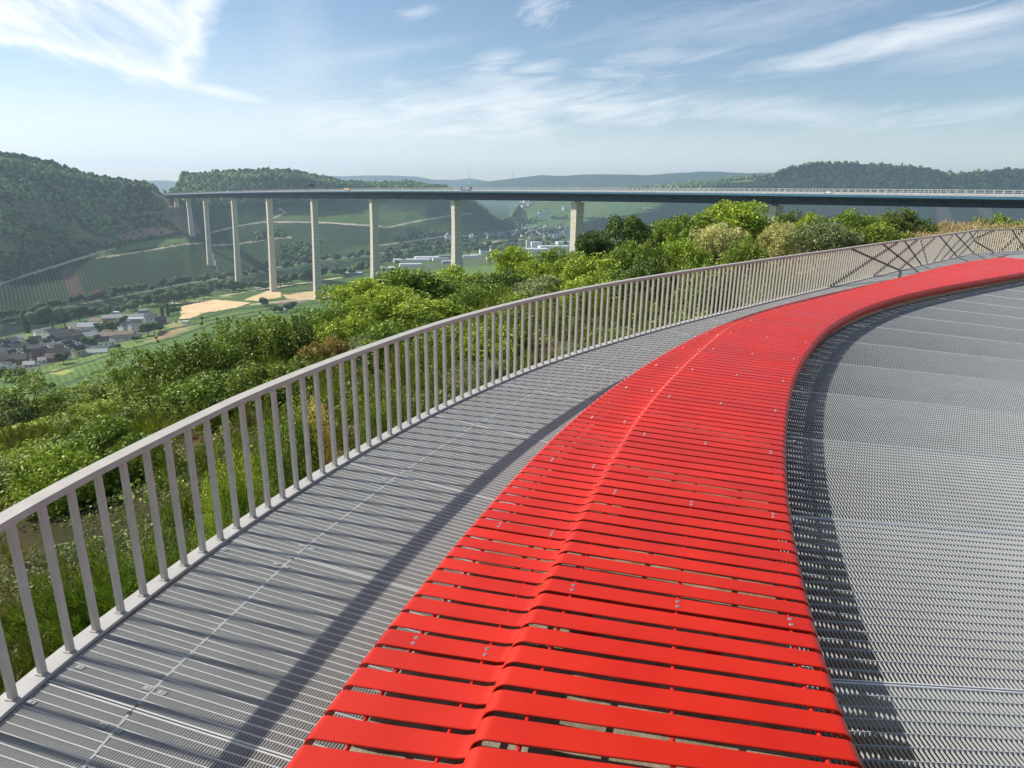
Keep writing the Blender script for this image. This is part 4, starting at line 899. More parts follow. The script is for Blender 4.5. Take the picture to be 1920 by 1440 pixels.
# vehicles and sign gantry on the bridge
paint = lambda n, c: simple(n, c, tuple(q*1.1 for q in c), .5, .4)
M['white'] = paint('white_paint', (.80, .80, .79)); M['orange'] = paint('orange_tarpaulin', (.75, .38, .14)); M['blue'] = paint('blue_tarpaulin', (.03, .14, .42)); M['yel'] = paint('yellow_stripe', (.7, .5, .12))
M['tyre'] = paint('tyre_rubber', (.02, .02, .02)); M['glass'] = simple('dark_glass', (.02, .03, .04), (.03, .04, .05), 1, .1)
def solve_t(x): 
    q = np.linspace(-1.5, 8.9, 3000); xx = proj(np.stack([np.array(edge3(t, 0, DK(t))) for t in q]))[:, 0]; return float(q[np.argmin(abs(xx - x))])
def vehicle(name, x, L, hb, matb, lab, cat, cab=True, stripe=None, lane=-3.5):
    t = solve_t(x); r = empty(name, edge3(t, lane, DK(t) + .06), math.atan2(AX[1], AX[0])); tag(r, lab, cat)
    if cat == 'truck':
        m = MB(); m.box((-L*.08, 0, 1.1 + hb/2), (L*.80, 2.5, hb)); m.obj('cargo_box', matb, r)
        if stripe: m = MB(); m.box((-L*.08, 0, 1.1 + hb*.55), (L*.66, 2.53, hb*.30)); m.obj('side_stripe', stripe, r)
        m = MB(); m.add(np.array([(L*.34, -1.2, .6), (L*.5, -1.2, .6), (L*.5, 1.2, .6), (L*.34, 1.2, .6), (L*.34, -1.2, 3.6), (L*.475, -1.2, 3.4), (L*.475, 1.2, 3.4), (L*.34, 1.2, 3.6)]), MB.BQ); m.obj('cab', M['glass'] if stripe else M['white'], r)
        m = MB(); m.box((-L*.05, 0, .8), (L*.85, 1.6, .35)); m.obj('chassis', M['tyre'], r)
        xs_ = (-L*.38, -L*.30, -L*.22, L*.26, L*.42)
    else:
        c = np.array([(-L/2, -.9, .35), (L/2, -.9, .35), (L/2, .9, .35), (-L/2, .9, .35), (-L*.48, -.88, hb*.62), (L*.47, -.88, hb*.52), (L*.47, .88, hb*.52), (-L*.48, .88, hb*.62)]); m = MB(); m.add(c, MB.BQ); m.obj('body', matb, r)
        c = np.array([(-L*.46, -.85, hb*.60), (L*.28, -.85, hb*.55), (L*.28, .85, hb*.55), (-L*.46, .85, hb*.60), (-L*.40, -.75, hb), (L*.12, -.75, hb), (L*.12, .75, hb), (-L*.40, .75, hb)]); m = MB(); m.add(c, MB.BQ); m.obj('cabin', matb, r)
        xs_ = (-L*.32, L*.32)
    for xw in xs_:
        for yw in (-1.05 if cat == 'truck' else -.85, 1.05 if cat == 'truck' else .85):
            m = MB(); R_ = .5 if cat == 'truck' else .33; m.tube([(xw, yw - .14, R_), (xw, yw + .14, R_)], R_, 12); m.obj('wheel', M['tyre'], r)
vehicle('truck', 880, 16.5, 2.9, M['blue'], 'blue lorry with a pale yellow stripe driving over the middle of the bridge', 'truck', stripe=M['yel'])
vehicle('truck', 656, 14, 2.6, M['orange'], 'orange and white lorry on the bridge left of the blue lorry', 'truck')
vehicle('van', 431, 8.0, 3.4, M['white'], 'white van crossing the far left end of the bridge', 'van')
vehicle('car', 1560, 4.8, 1.5, M['white'], 'white car on the bridge behind the parapet at the right', 'car', lane=-5)
vehicle('car', 316, 5.5, 2.0, M['white'], 'small white car at the tunnel end of the bridge', 'car')
t = solve_t(589); g = empty('sign_gantry', edge3(t, -7, DK(t)), math.atan2(AX[1], AX[0])); tag(g, 'overhead motorway sign gantry with a black panel above the bridge deck', 'sign')
m = MB(); m.bar((0, 0, 0), (0, 0, 9), .5, .5); m.bar((0, -14, 0), (0, -14, 7.5), .4, .4); m.bar((0, 0, 7.2), (0, -14, 7.2), .4, .5); m.obj('gantry_frame', M['navy'], g)
m = MB(); m.box((-.5, -3.5, 8.2), (.5, 6.5, 3.4)); m.obj('sign_panel', M['tyre'], g)
for x in (1290 + 0, 1652):
    t = solve_t(x); g = empty('mast', edge3(t, -7, DK(t))); tag(g, 'slim measuring mast on the bridge parapet ' + ('above the dark woodland at the right' if x > 1500 else 'right of the tallest green treetop'), 'mast')
    m = MB(); m.bar((0, 0, 0), (0, 0, 7.5 if x > 1500 else 5.5), .12, .12); m.obj('mast_pole', M['para'], g); m = MB(); m.box((0, 0, 7.3 if x > 1500 else 5.3), (.5, .5, .4)); m.obj('mast_head', M['para'], g)

# ------------------------------------------------------------------ foliage builders
def diamonds(P, size, rs, up=.25, asp=.55):
    n = len(P); a = rs.randn(n, 3); a[:, 2] *= .7; a /= np.linalg.norm(a, axis=1)[:, None]
    r = rs.randn(n, 3); b = np.cross(a, r); b /= np.linalg.norm(b, axis=1)[:, None]
    L = (size*(.6 + .8*rs.rand(n)))[:, None]
    W = np.stack([P - a*L/2, P + b*L*asp/2, P + a*L/2, P - b*L*asp/2], 1)
    return W.reshape(-1, 3), (np.arange(n*4).reshape(n, 4))
def crown_mesh(name, H_, W_, clumps, per, leaf, seed, kind='round'):
    rs = np.random.RandomState(seed); P = []; cen = []
    for i in range(clumps):
        for _ in range(50):
            v = rs.rand(3)*2 - 1
            if np.linalg.norm(v) < 1 and (np.linalg.norm(v) > .45): break
        if kind == 'round': c = np.array([v[0]*.42*W_, v[1]*.42*W_, H_*(.60 + v[2]*.33)]); r = W_*(.10 + .10*rs.rand())
        elif kind == 'bush': c = np.array([v[0]*.44*W_, v[1]*.44*W_, H_*(.46 + v[2]*.42)]); r = W_*(.10 + .10*rs.rand())
        elif kind == 'airy': c = np.array([v[0]*.42*W_, v[1]*.42*W_, H_*(.55 + v[2]*.42)]); r = W_*(.07 + .07*rs.rand())
        else: c = np.array([v[0]*.42*W_, v[1]*.42*W_, H_*(.44 + v[2]*.38)]); r = W_*(.09 + .08*rs.rand())
        cen.append(c); m = int(per*(r/(W_*.15))**1.6); q = rs.randn(m, 3); q /= np.linalg.norm(q, axis=1)[:, None]
        q *= (r*(.45 + .6*rs.rand(m)**.5))[:, None]; q[:, 2] *= .8
        q *= (1 + .35*np.sin(q[:, 0:1]*9/W_ + c[0]*3)*np.sin(q[:, 1:2]*11/W_ + c[1]*3)); P.append(q + c)
    if kind == 'spiky':
        for i in range(26):
            a = rs.rand()*6.28; rr = W_*.42*rs.rand()**.5; x, y = rr*math.cos(a), rr*math.sin(a); top = H_*(.70 + .32*rs.rand())*(1 - .25*(rr/(W_*.45))**2); m = int(per*.35)
            t = rs.rand(m); lean = rs.randn(2)*.25; z = H_*.35 + (top - H_*.35)*t; sp = W_*.028*(1.15 - t)
            P.append(np.stack([x + lean[0]*t + rs.randn(m)*sp, y + lean[1]*t + rs.randn(m)*sp, z], -1))
    P = np.vstack(P); P[:, 2] = np.maximum(P[:, 2], .05*H_)
    Vv, Qq = diamonds(P, leaf, rs); return mesh_np(name, Vv, Qq, None), np.array(cen)
def trunk_mesh(name, H_, cen, seed, stems=1):
    rs = np.random.RandomState(seed); mb = MB()
    if stems == 1:
        mb.tube([(0, 0, -.6), (.03, 0, H_*.15), (-.03, .04, H_*.32), (0, 0, H_*.55)], [.13, .10, .085, .05], 7); base = np.array([0, 0, H_*.25])
        for c in cen[rs.permutation(len(cen))[:14]]: mid = (base + c)/2 + rs.randn(3)*.12; mb.tube([base + np.array([0, 0, rs.rand()*H_*.2]), mid, c], [.05, .032, .012], 5)
    else:
        for c in cen[rs.permutation(len(cen))[:16]]: mid = np.array([c[0]*.4, c[1]*.4, c[2]*.55]) + rs.randn(3)*.08; mb.tube([(rs.randn()*.08, rs.randn()*.08, -.5), mid, c], [.04, .028, .010], 5)
    return mb.mesh(name, M['bark'], True)
G = dict(
 dark=leafmat('leaves_dark_green', (0.024, 0.050, 0.012), (0.083, 0.137, 0.022), (0.207, 0.273, 0.044)),
 mid=leafmat('leaves_mid_green', (0.039, 0.077, 0.012), (0.159, 0.247, 0.026), (0.373, 0.468, 0.061)),
 bright=leafmat('leaves_bright_green', (0.076, 0.137, 0.013), (0.262, 0.377, 0.028), (0.552, 0.624, 0.077)),
 olive=leafmat('leaves_olive', (.045, .070, .012), (.160, .235, .026), (.36, .44, .065)),
 grey=leafmat('leaves_grey_green', (0.055, 0.088, 0.035), (0.207, 0.260, 0.094), (0.469, 0.494, 0.220)),
 yellow=leafmat('leaves_pale_yellow', (.16, .17, .045), (.48, .48, .16), (.74, .70, .30)),
 rust=leafmat('leaves_rusty', (0.099, 0.083, 0.022), (0.290, 0.208, 0.055), (0.497, 0.390, 0.099)),
 orange=leafmat('leaves_orange', (0.386, 0.234, 0.066), (0.820, 0.546, 0.165), (0.820, 0.780, 0.308)))
PR = {}
def proto(k, H_, W_, cl, per, leaf, seed, kind, stems):
    c, cen = crown_mesh('crown', H_, W_, cl, per, leaf, seed, kind); c.materials.append(G['mid']); PR[k] = (c, trunk_mesh('trunk', H_, cen, seed + 5, stems), H_, W_)
proto('round1', 5, 5, 34, 330, .20, 1, 'round', 1); proto('round2', 5, 5, 30, 340, .20, 2, 'round', 1)
proto('airy1', 5, 5, 40, 260, .17, 3, 'airy', 1); proto('airy2', 5, 5, 44, 240, .17, 4, 'airy', 1)
proto('bush1', 3.5, 5, 34, 330, .19, 5, 'bush', 5); proto('bush2', 3.5, 5, 30, 340, .19, 6, 'bush', 5)
proto('spiky1', 4, 5, 30, 260, .15, 7, 'spiky', 5); proto('spiky2', 4, 5, 28, 270, .15, 8, 'spiky', 5)
proto('fine1', 2.6, 3, 60, 260, .075, 9, 'bush', 5)
def gz(x, y): return terr(x, y)
def plant(name, cat, pk, px_, ytop, d, wpx, mat, label, group=None, zmin=None):
    p = ond(px_, ytop, d); g = gz(p[0], p[1]); cm, tm, H_, W_ = PR[pk]
    h = max(p[2] - g + .3, 1.0); sx_ = (wpx/F*math.hypot(d, p[2]-H))/W_
    r = empty(name, (p[0], p[1], g - .25), random.random()*6.28); tag(r, label, cat, group); r.scale = (sx_, sx_, h/H_)
    c = link(bpy.data.objects.new('crown', cm), r); c.material_slots[0].link = 'OBJECT'; c.material_slots[0].material = G[mat]
    link(bpy.data.objects.new('trunk' if 'bush' not in pk and 'spiky' not in pk and 'fine' not in pk else 'stem', tm), r); return r
T = 'tree'; Sh = 'shrub'
LIST = [
 ('slender_tree', T, 'airy1', 42, 700, 46, 95, 'mid', 'slender airy tree at the far left edge in front of the sloping vineyard'),
 ('slender_tree', T, 'airy2', -14, 750, 40, 90, 'dark', 'darker tree cut off by the left edge of the picture'),
 ('bush', Sh, 'bush1', 74, 796, 36, 105, 'bright', 'bright green rounded bush below the slender tree at the left'),
 ('bush', Sh, 'bush2', 165, 783, 33, 60, 'bright', 'small yellow-green bush beside the bright rounded bush at the left'),
 ('bush', Sh, 'bush2', 215, 800, 28, 120, 'olive', 'low olive bush just outside the handrail at the left'),
 ('slender_tree', T, 'airy1', 125, 742, 50, 85, 'mid', 'light green sapling standing in front of the vineyard rows at the left'),
 ('bush', Sh, 'airy2', 190, 700, 46, 100, 'mid', 'feathery bush with its crown just below the riverside village'),
 ('slender_tree', T, 'airy1', 243, 655, 42, 80, 'mid', 'feathery tree with a leaning bare leader below the brown-roofed house'),
 ('bush', Sh, 'bush1', 265, 735, 36, 120, 'bright', 'pale green bush in front of the leaning feathery tree'),
 ('tall_shrub', Sh, 'spiky1', 330, 624, 30, 150, 'olive', 'spiky dark shrub with two tall shoots, first of the spiky row from the left'),
 ('tall_shrub', Sh, 'spiky2', 398, 626, 29, 150, 'olive', 'spiky dark olive shrub, second of the spiky row from the left'),
 ('tall_shrub', Sh, 'spiky1', 440, 578, 31, 150, 'mid', 'tallest spiky shrub with shoots reaching in front of the green fields'),
 ('tall_shrub', Sh, 'spiky2', 505, 584, 30, 140, 'olive', 'dense dark spiky shrub beside the tallest spiky shrub'),
 ('tall_shrub', Sh, 'spiky1', 553, 580, 30, 120, 'dark', 'last spiky shrub at the right end of the spiky row'),
 ('bush', Sh, 'bush1', 330, 720, 28, 150, 'olive', 'broad olive thicket just above the handrail'),
 ('bush', Sh, 'bush2', 450, 690, 27, 150, 'dark', 'dark thicket between the spiky row and the handrail'),
 ('bush', Sh, 'bush2', 590, 575, 42, 80, 'mid', 'soft green tree crown right of the spiky row below the sixth pier'),
 ('bush', Sh, 'bush1', 615, 632, 27, 80, 'rust', 'reddish brown shrub above the handrail'),
 ('bush', Sh, 'bush1', 590, 630, 34, 75, 'bright', 'yellow-green shrub behind the reddish brown one'),
 ('broadleaf_tree', T, 'round1', 690, 512, 38, 135, 'bright', 'bright leafy tree in front of the fifth visible pier'),
 ('broadleaf_tree', T, 'round2', 765, 502, 40, 150, 'mid', 'tall green tree with thin top sprays in front of the warehouses'),
 ('broadleaf_tree', T, 'round1', 838, 520, 42, 120, 'mid', 'green tree left of the pier with the wide base'),
 ('broadleaf_tree', T, 'bush1', 660, 585, 28, 110, 'bright', 'low bright tree crown pressing against the handrail'),
 ('broadleaf_tree', T, 'round2', 800, 560, 32, 150, 'bright', 'bright rounded tree in front of the row of leafy trees'),
 ('bush', Sh, 'bush2', 712, 625, 24, 105, 'grey', 'grey-green shrub just behind the handrail'),
 ('broadleaf_tree', T, 'bush1', 895, 515, 44, 110, 'olive', 'brownish green tree in front of the flat green field'),
 ('broadleaf_tree', T, 'round1', 962, 452, 56, 75, 'bright', 'tree standing up against the white factory halls'),
 ('broadleaf_tree', T, 'bush1', 948, 505, 40, 90, 'dark', 'dark rounded tree below the tree at the factory halls'),
 ('broadleaf_tree', T, 'bush2', 1020, 482, 46, 90, 'bright', 'fresh green bush right of the dark rounded tree'),
 ('broadleaf_tree', T, 'bush1', 1055, 465, 56, 90, 'mid', 'green crown below the seventh pier foot'),
 ('broadleaf_tree', T, 'bush2', 1125, 470, 40, 130, 'bright', 'large round bright bush left of the dark trees'),
 ('broadleaf_tree', T, 'bush1', 1040, 520, 32, 120, 'grey', 'grey-green bush in front of the round bright bush'),
 ('broadleaf_tree', T, 'round1', 1122, 422, 62, 75, 'dark', 'smaller dark tree immediately right of the square pier'),
 ('broadleaf_tree', T, 'round2', 1184, 400, 58, 95, 'dark', 'big dark green tree right of the square pier'),
 ('broadleaf_tree', T, 'round1', 1252, 402, 62, 90, 'mid', 'green tree between the big dark tree and the tall light one'),
 ('broadleaf_tree', T, 'bush2', 1305, 392, 60, 95, 'mid', 'olive-tinted tree left of the tall light tree'),
 ('broadleaf_tree', T, 'round2', 1382, 373, 58, 135, 'bright', 'tallest light green tree reaching up to the bridge girder'),
 ('broadleaf_tree', T, 'round1', 1432, 396, 64, 80, 'mid', 'tree at the right shoulder of the tallest light tree'),
 ('bush', Sh, 'bush1', 1190, 455, 40, 110, 'mid', 'mid green bush in front of the big dark tree'),
 ('bush', Sh, 'bush1', 1225, 452, 36, 70, 'olive', 'brownish tinted bush left of the pale yellow tree'),
 ('bush', Sh, 'bush2', 1280, 440, 38, 110, 'bright', 'leafy green bush between the brownish bush and the pale yellow tree'),
 ('bush', Sh, 'bush1', 1230, 488, 26, 130, 'dark', 'low dark bush just above the handrail'),
 ('flowering_tree', T, 'round1', 1350, 407, 40, 92, 'yellow', 'larger pale yellow tree in front of the tallest light green tree'),
 ('flowering_tree', T, 'round2', 1466, 414, 42, 64, 'yellow', 'smaller pale yellow tree further right along the handrail'),
 ('bush', Sh, 'bush1', 1405, 442, 36, 70, 'olive', 'olive bush between the two pale yellow trees'),
 ('bush', Sh, 'bush2', 1330, 478, 24, 110, 'mid', 'flat green bush under the larger pale yellow tree'),
 ('bush', Sh, 'bush1', 1500, 396, 66, 80, 'dark', 'dark shrub right of the pier stub under the girder'),
 ('bush', Sh, 'bush2', 1522, 393, 62, 50, 'bright', 'light green shrub in front of the dark shrub at the pier stub'),
 ('bush', Sh, 'bush1', 1592, 392, 62, 70, 'mid', 'rounded bush in the middle of the crest row at the right'),
 ('bush', Sh, 'bush2', 1640, 398, 62, 60, 'mid', 'bush right of the middle of the crest row'),
 ('bush', Sh, 'bush1', 1686, 390, 64, 60, 'dark', 'tallest dark bush in the crest row at the right'),
 ('bush', Sh, 'bush2', 1722, 406, 64, 50, 'dark', 'last low bush of the crest row before the dry grass'),
 ('bush', Sh, 'bush2', 1555, 408, 50, 110, 'grey', 'broad grey-green thicket in front of the crest row'),
 ('bush', Sh, 'bush1', 1640, 418, 52, 110, 'olive', 'low olive thicket beside the dry grass'),
 ('bush', Sh, 'bush1', 1872, 402, 78, 70, 'mid', 'green bush beyond the railing corner at the right'),
 ('bush', Sh, 'bush2', 1912, 406, 78, 60, 'mid', 'bush cut by the right edge beyond the railing corner'),
 ('bush', Sh, 'bush1', 1842, 412, 76, 40, 'dark', 'low bush between the dry grass mound and the railing corner'),
 ('bush', Sh, 'fine1', 540, 742, 11.5, 120, 'mid', 'leafy green bush directly behind the balusters below the reddish shrub'),
 ('bush', Sh, 'fine1', 583, 738, 13, 80, 'orange', 'small bush with peach-orange leaves behind the balusters'),
 ('bush', Sh, 'fine1', 905, 672, 17, 110, 'grey', 'grey-leaved bush seen through the middle balusters'),
 ('bush', Sh, 'fine1', 1085, 640, 17, 80, 'grey', 'small grey bush seen through the balusters left of the bench curve'),
 ('bush', Sh, 'bush1', 850, 620, 22, 150, 'mid', 'dark-footed bush behind the handrail under the bright rounded tree'),
 ('bush', Sh, 'bush2', 1010, 580, 24, 150, 'mid', 'green bush just above the handrail right of centre'),
 ('bush', Sh, 'bush1', 130, 850, 24, 150, 'olive', 'loose olive bush outside the handrail near the left edge'),
 ('bush', Sh, 'bush2', 20, 880, 22, 150, 'olive', 'loose bush beside the handrail at the very left edge'),
]
LIST += [
 ('broadleaf_tree', T, 'bush1', 865, 499, 46, 95, 'bright', 'bright tree top covering the foot of the wide pier'),
 ('broadleaf_tree', T, 'bush2', 905, 528, 36, 110, 'mid', 'green tree right of the foot of the wide pier'),
 ('broadleaf_tree', T, 'round1', 725, 528, 34, 120, 'bright', 'leafy tree between the bright tree and the tall tree with sprays'),
 ('broadleaf_tree', T, 'bush2', 640, 560, 34, 110, 'mid', 'green tree left of the bright leafy tree at the fifth pier'),
 ('broadleaf_tree', T, 'bush1', 745, 600, 23, 130, 'mid', 'dense low crown against the handrail left of centre'),
 ('bush', Sh, 'bush2', 930, 600, 20, 120, 'bright', 'fresh green bush against the handrail in the centre'),
 ('bush', Sh, 'bush1', 985, 548, 30, 120, 'mid', 'mid green bush below the fresh green one near the factory halls'),
 ('bush', Sh, 'bush1', 1100, 520, 26, 120, 'bright', 'bright bush pressing up behind the handrail right of centre'),
 ('bush', Sh, 'bush2', 1165, 500, 27, 120, 'mid', 'mid green bush below the big dark trees'),
 ('bush', Sh, 'bush1', 380, 700, 24, 140, 'mid', 'leafy bush directly below the spiky row'),
 ('bush', Sh, 'bush2', 510, 672, 23, 130, 'olive', 'olive bush above the handrail right of the dark thicket'),
 ('bush', Sh, 'bush1', 200, 790, 20, 150, 'mid', 'green bush above the handrail at the left'),
 ('bush', Sh, 'bush2', 100, 835, 19, 130, 'bright', 'low bright bush near the handrail at the far left'),
 ('bush', Sh, 'airy2', 300, 690, 38, 110, 'bright', 'light feathery bush left of the spiky row'),
]
LIST += [
 ('bush', Sh, 'bush1', 60, 760, 52, 70, 'mid', 'small tree-like bush between the slender tree and the yellow field'),
 ('bush', Sh, 'bush2', 150, 725, 58, 60, 'mid', 'bush at the lower edge of the vineyard rows at the left'),
 ('bush', Sh, 'bush2', 285, 668, 46, 80, 'mid', 'green bush under the brown-roofed house'),
 ('bush', Sh, 'bush1', 340, 662, 42, 80, 'bright', 'light bush behind the first spiky shrub'),
 ('bush', Sh, 'bush1', 240, 770, 26, 90, 'dark', 'dark bush above the handrail left of the olive thicket'),
 ('bush', Sh, 'airy1', 205, 745, 34, 110, 'bright', 'loose light green bush in the middle of the left slope'),
 ('bush', Sh, 'airy2', 120, 790, 30, 100, 'mid', 'airy bush right of the bright rounded bush'),
 ('bush', Sh, 'bush2', 30, 845, 26, 90, 'bright', 'bright bush at the left edge above the handrail end'),
 ('bush', Sh, 'spiky2', 270, 700, 33, 110, 'olive', 'olive spiky shrub left of the first tall spiky one'),
 ('broadleaf_tree', T, 'airy1', 625, 575, 36, 90, 'bright', 'light feathery tree between the spiky row and the leafy trees'),
 ('bush', Sh, 'fine1', 700, 735, 12.5, 70, 'mid', 'small leafy bush behind the balusters left of centre'),
 ('bush', Sh, 'fine1', 420, 830, 9.5, 110, 'bright', 'bright leafy bush behind the nearer balusters'),
]
LIST = [(a[0], a[1], a[2], a[3], a[4], a[5], a[6]*(1.18 if a[3] < 1100 and a[5] > 18 else 1.05), a[7], a[8]) for a in LIST]
for a in LIST: plant(*a)

# ------------------------------------------------------------------ ground cover of broom, bramble and grass
fy = np.linspace(-1, 45, 400); 
def outside(x, y, m=.35):
    m = m + np.clip((y - 14)/14, 0, 1)*1.6
    fx_ = np.interp(y, FOOT[:, 1], FOOT[:, 0]); return (x < fx_ - m) | (y > 41.2)
def scatter_polar(n, dmin, dmax, a0=-44, a1=46, pw=1.0):
    a = np.radians(a0 + (a1 - a0)*RS.rand(n)); d = dmin + (dmax - dmin)*RS.rand(n)**pw; x, y = d*np.sin(a), d*np.cos(a); k = outside(x, y); return x[k], y[k]
def blades(cen, h, spread, nb, wid, rs):
    """feathery plumes: short blades on the skin of a low dome, pointing up and out"""
    n = len(cen); v = rs.randn(n, nb, 3); v[..., 2] = np.abs(v[..., 2]) + .15; v /= np.linalg.norm(v, axis=2)[..., None]
    lob = 1 + .55*np.sin(v[..., 0]*5 + cen[:, None, 0]*3)*np.sin(v[..., 1]*5 + cen[:, None, 1]*4)
    r = (.50 + .5*rs.rand(n, nb)**.6)*lob; b = v*r[..., None]; b[..., :2] *= spread[:, None, None]; b[..., 2] *= h[:, None]*.75
    d = v + np.array([0, 0, .75]) + rs.randn(n, nb, 3)*.38; d /= np.linalg.norm(d, axis=2)[..., None]; L = (h[:, None]*(.13 + .24*rs.rand(n, nb)))[..., None]
    s = np.cross(d, rs.randn(n, nb, 3)); s /= np.linalg.norm(s, axis=2)[..., None]; s *= wid[:, None, None]/2; c = cen[:, None, :]; m = d*L*.5 + rs.randn(n, nb, 3)*L*.06
    W = np.stack([c + b - s, c + b + s, c + b + m + s*1.2, c + b + m - s*1.2, c + b + d*L + s*.25, c + b + d*L - s*.25], 2).reshape(-1, 3); k = n*nb
    i = np.arange(k)*6; Q = np.concatenate([np.stack([i, i+1, i+2, i+3], -1), np.stack([i+3, i+2, i+4, i+5], -1)]); return W, Q
def mounds(name, label, mat, n, dmin, dmax, a0, a1, seed, thr, rad, leaf, per, cat, hz_=.8, pw=.8, cond=None, nscale=4.0):
    rs = np.random.RandomState(seed); x, y = scatter_polar(n, dmin, dmax, a0, a1, pw); k = fbm(x/nscale, y/nscale, seed) > thr
    if cond is not None: k &= cond(x, y)
    x, y = x[k], y[k]; z = heights(x, y); d = np.hypot(x, y); m = len(x); r = rad*(.55 + .9*rs.rand(m))*(1 + .012*d)
    v = rs.randn(m, per, 3); v[..., 2] = np.abs(v[..., 2]); v /= np.linalg.norm(v, axis=2)[..., None]; lob = 1 + .3*np.sin(v[..., 0]*6 + x[:, None])*np.sin(v[..., 1]*6 + y[:, None])
    P = v*(r[:, None]*(.6 + .45*rs.rand(m, per)**.6)*lob)[..., None]; P[..., 2] *= hz_*(.6 + .9*rs.rand(m))[:, None]; P += np.stack([x, y, z - .1], -1)[:, None]
    lf = np.repeat(leaf*(1 + .022*d), per); W, Q = diamonds(P.reshape(-1, 3), 1.0, rs, asp=.6); c4 = np.repeat(P.reshape(-1, 3), 4, axis=0); W = c4 + (W - c4)*np.repeat(lf, 4)[:, None]
    tag(link(bpy.data.objects.new(name, mesh_np(name, W, Q, mat))), label, cat, kind='stuff')
def heights(x, y):
    az = np.arctan2(x, y); Dk, Zk = knots_at(az); d = np.hypot(x, y); return np.array([np.interp(q, a, b) for q, a, b in zip(d, Dk, Zk)])
def cover(name, label, mat, n, dmin, dmax, h0, nb, wid0, seed, thr, cat, pw=.75, a0=-44, a1=46, nscale=3.0, inv=False, spread=.5, grow=.02, cond=None):
    rs = np.random.RandomState(seed); x, y = scatter_polar(n, dmin, dmax, a0, a1, pw); v = fbm(x/nscale, y/nscale, seed); k = (v < thr) if inv else (v > thr)
    if cond is not None: k &= cond(x, y)
    x, y = x[k], y[k]; z = heights(x, y); d = np.hypot(x, y); g = 1 + grow*d
    W, Q = blades(np.stack([x, y, z], -1), h0*g*(.6 + .7*rs.rand(len(x))), spread*h0*g, nb, wid0*g, rs)
    tag(link(bpy.data.objects.new(name, mesh_np(name, W, Q, mat))), label, cat, kind='stuff')
MB1 = leafmat('broom_green', (.024, .046, .006), (.105, .175, .010), (.31, .42, .03), .25, 1.3)
MB2 = leafmat('broom_olive', (.040, .050, .008), (.14, .165, .018), (.32, .32, .045), .2, 1.3)
MDG = leafmat('dry_grass_blades', (.20, .15, .06), (.42, .33, .15), (.60, .50, .26), .3, .7)
MBR = leafmat('bramble_leaves', (.035, .060, .014), (.12, .17, .035), (.36, .42, .17), .3, 1.5)
def plumes(name, label, mat, n, dmin, dmax, h0, npl, nb, seed, thr, nscale, cat, wid, pw=.9, a0=-46, a1=40, inv=False, bl=.11):
    """broom bushes: a fan of upright plumes, each set with short fine twigs"""
    rs = np.random.RandomState(seed); x, y = scatter_polar(n, dmin, dmax, a0, a1, pw); v = fbm(x/nscale, y/nscale, seed); k = (v < thr) if inv else (v > thr); x, y = x[k], y[k]
    z = heights(x, y); d = np.hypot(x, y); m = len(x); g = (1 + .02*d)*(.55 + .8*rs.rand(m)); h = h0*g
    a = rs.rand(m, npl)*6.28; tilt = rs.rand(m, npl)**.7*.85; ax = np.stack([np.cos(a)*np.sin(tilt), np.sin(a)*np.sin(tilt), np.cos(tilt)], -1); L = h[:, None]*(.65 + .5*rs.rand(m, npl))
    t = .12 + .88*rs.rand(m, npl, nb)**.8; rad = (h[:, None, None]*.13*(1.25 - t)); off = rs.randn(m, npl, nb, 3)*rad[..., None]*.6
    P = np.stack([x, y, z - .05], -1)[:, None, None] + ax[:, :, None]*(L[..., None]*t)[..., None] + off
    dr = ax[:, :, None]*1.1 + off/(rad[..., None] + 1e-6)*.45 + rs.randn(m, npl, nb, 3)*.16; dr /= np.linalg.norm(dr, axis=-1)[..., None]
    ln = (bl*g[:, None, None]*(.6 + .8*rs.rand(m, npl, nb)))[..., None]; sd = np.cross(dr, rs.randn(m, npl, nb, 3)); sd /= np.linalg.norm(sd, axis=-1)[..., None]; sd *= (wid*g)[:, None, None, None]/2
    W = np.stack([P - sd, P + sd, P + dr*ln], -2).reshape(-1, 3); T_ = np.arange(len(W)).reshape(-1, 3)
    tag(link(bpy.data.objects.new(name, mesh_np(name, W, None, mat, False, T_))), label, cat, kind='stuff')
plumes('broom', 'feathery bright green broom covering the slope outside the railing', MB1, 560, 3.2, 11, .86, 11, 150, 101, .48, 1.1, 'broom', .008, bl=.075)
MB3 = leafmat('broom_mid', (.026, .042, .006), (.13, .175, .012), (.32, .36, .03), .25, 1.1)
plumes('broom_further_out', 'green broom in rounded clumps further down the slope', MB3, 1100, 9, 34, .58, 10, 70, 111, .50, 2.2, 'broom', .012, .8, bl=.09)
plumes('olive_broom_tufts', 'olive broom tufts between the bright green clumps', MB2, 900, 3.6, 34, .55, 9, 80, 102, .52, 1.6, 'broom', .011, .8, bl=.08)  # olive by its own leaf colour, scattered by noise among the green
mounds('scrub_on_slope', 'low leafy scrub covering the slope between the taller shrubs', G['olive'], 1000, 13, 74, -46, 20, 104, .44, .62, .070, 180, 'scrub', .45)
mounds('green_scrub', 'fresh green scrub covering the hilltop between the trees', G['bright'], 900, 13, 74, -46, 24, 106, .48, .62, .070, 180, 'scrub', .48)
mounds('low_thicket', 'mid green thicket in patches over the hilltop', G['mid'], 500, 16, 74, -46, 22, 107, .50, .85, .075, 260, 'thicket', .5)
cover('dry_grass', 'golden dry grass on the hilltop behind the railing corner', MDG, 5000, 26, 76, .34, 40, .030, 105, .30, 'grass', .8, 10, 46, spread=1.2, grow=.012, cond=lambda x, y: (np.arctan2(x, y) > .30 + .12*(fbm(x/8, y/8, 9) - .5)))
rs = np.random.RandomState(55); x, y = scatter_polar(110000, 3.0, 24, -46, 40, .9); v = fbm(x/1.2, y/1.2, 77); k = v > .44; x, y = x[k], y[k]
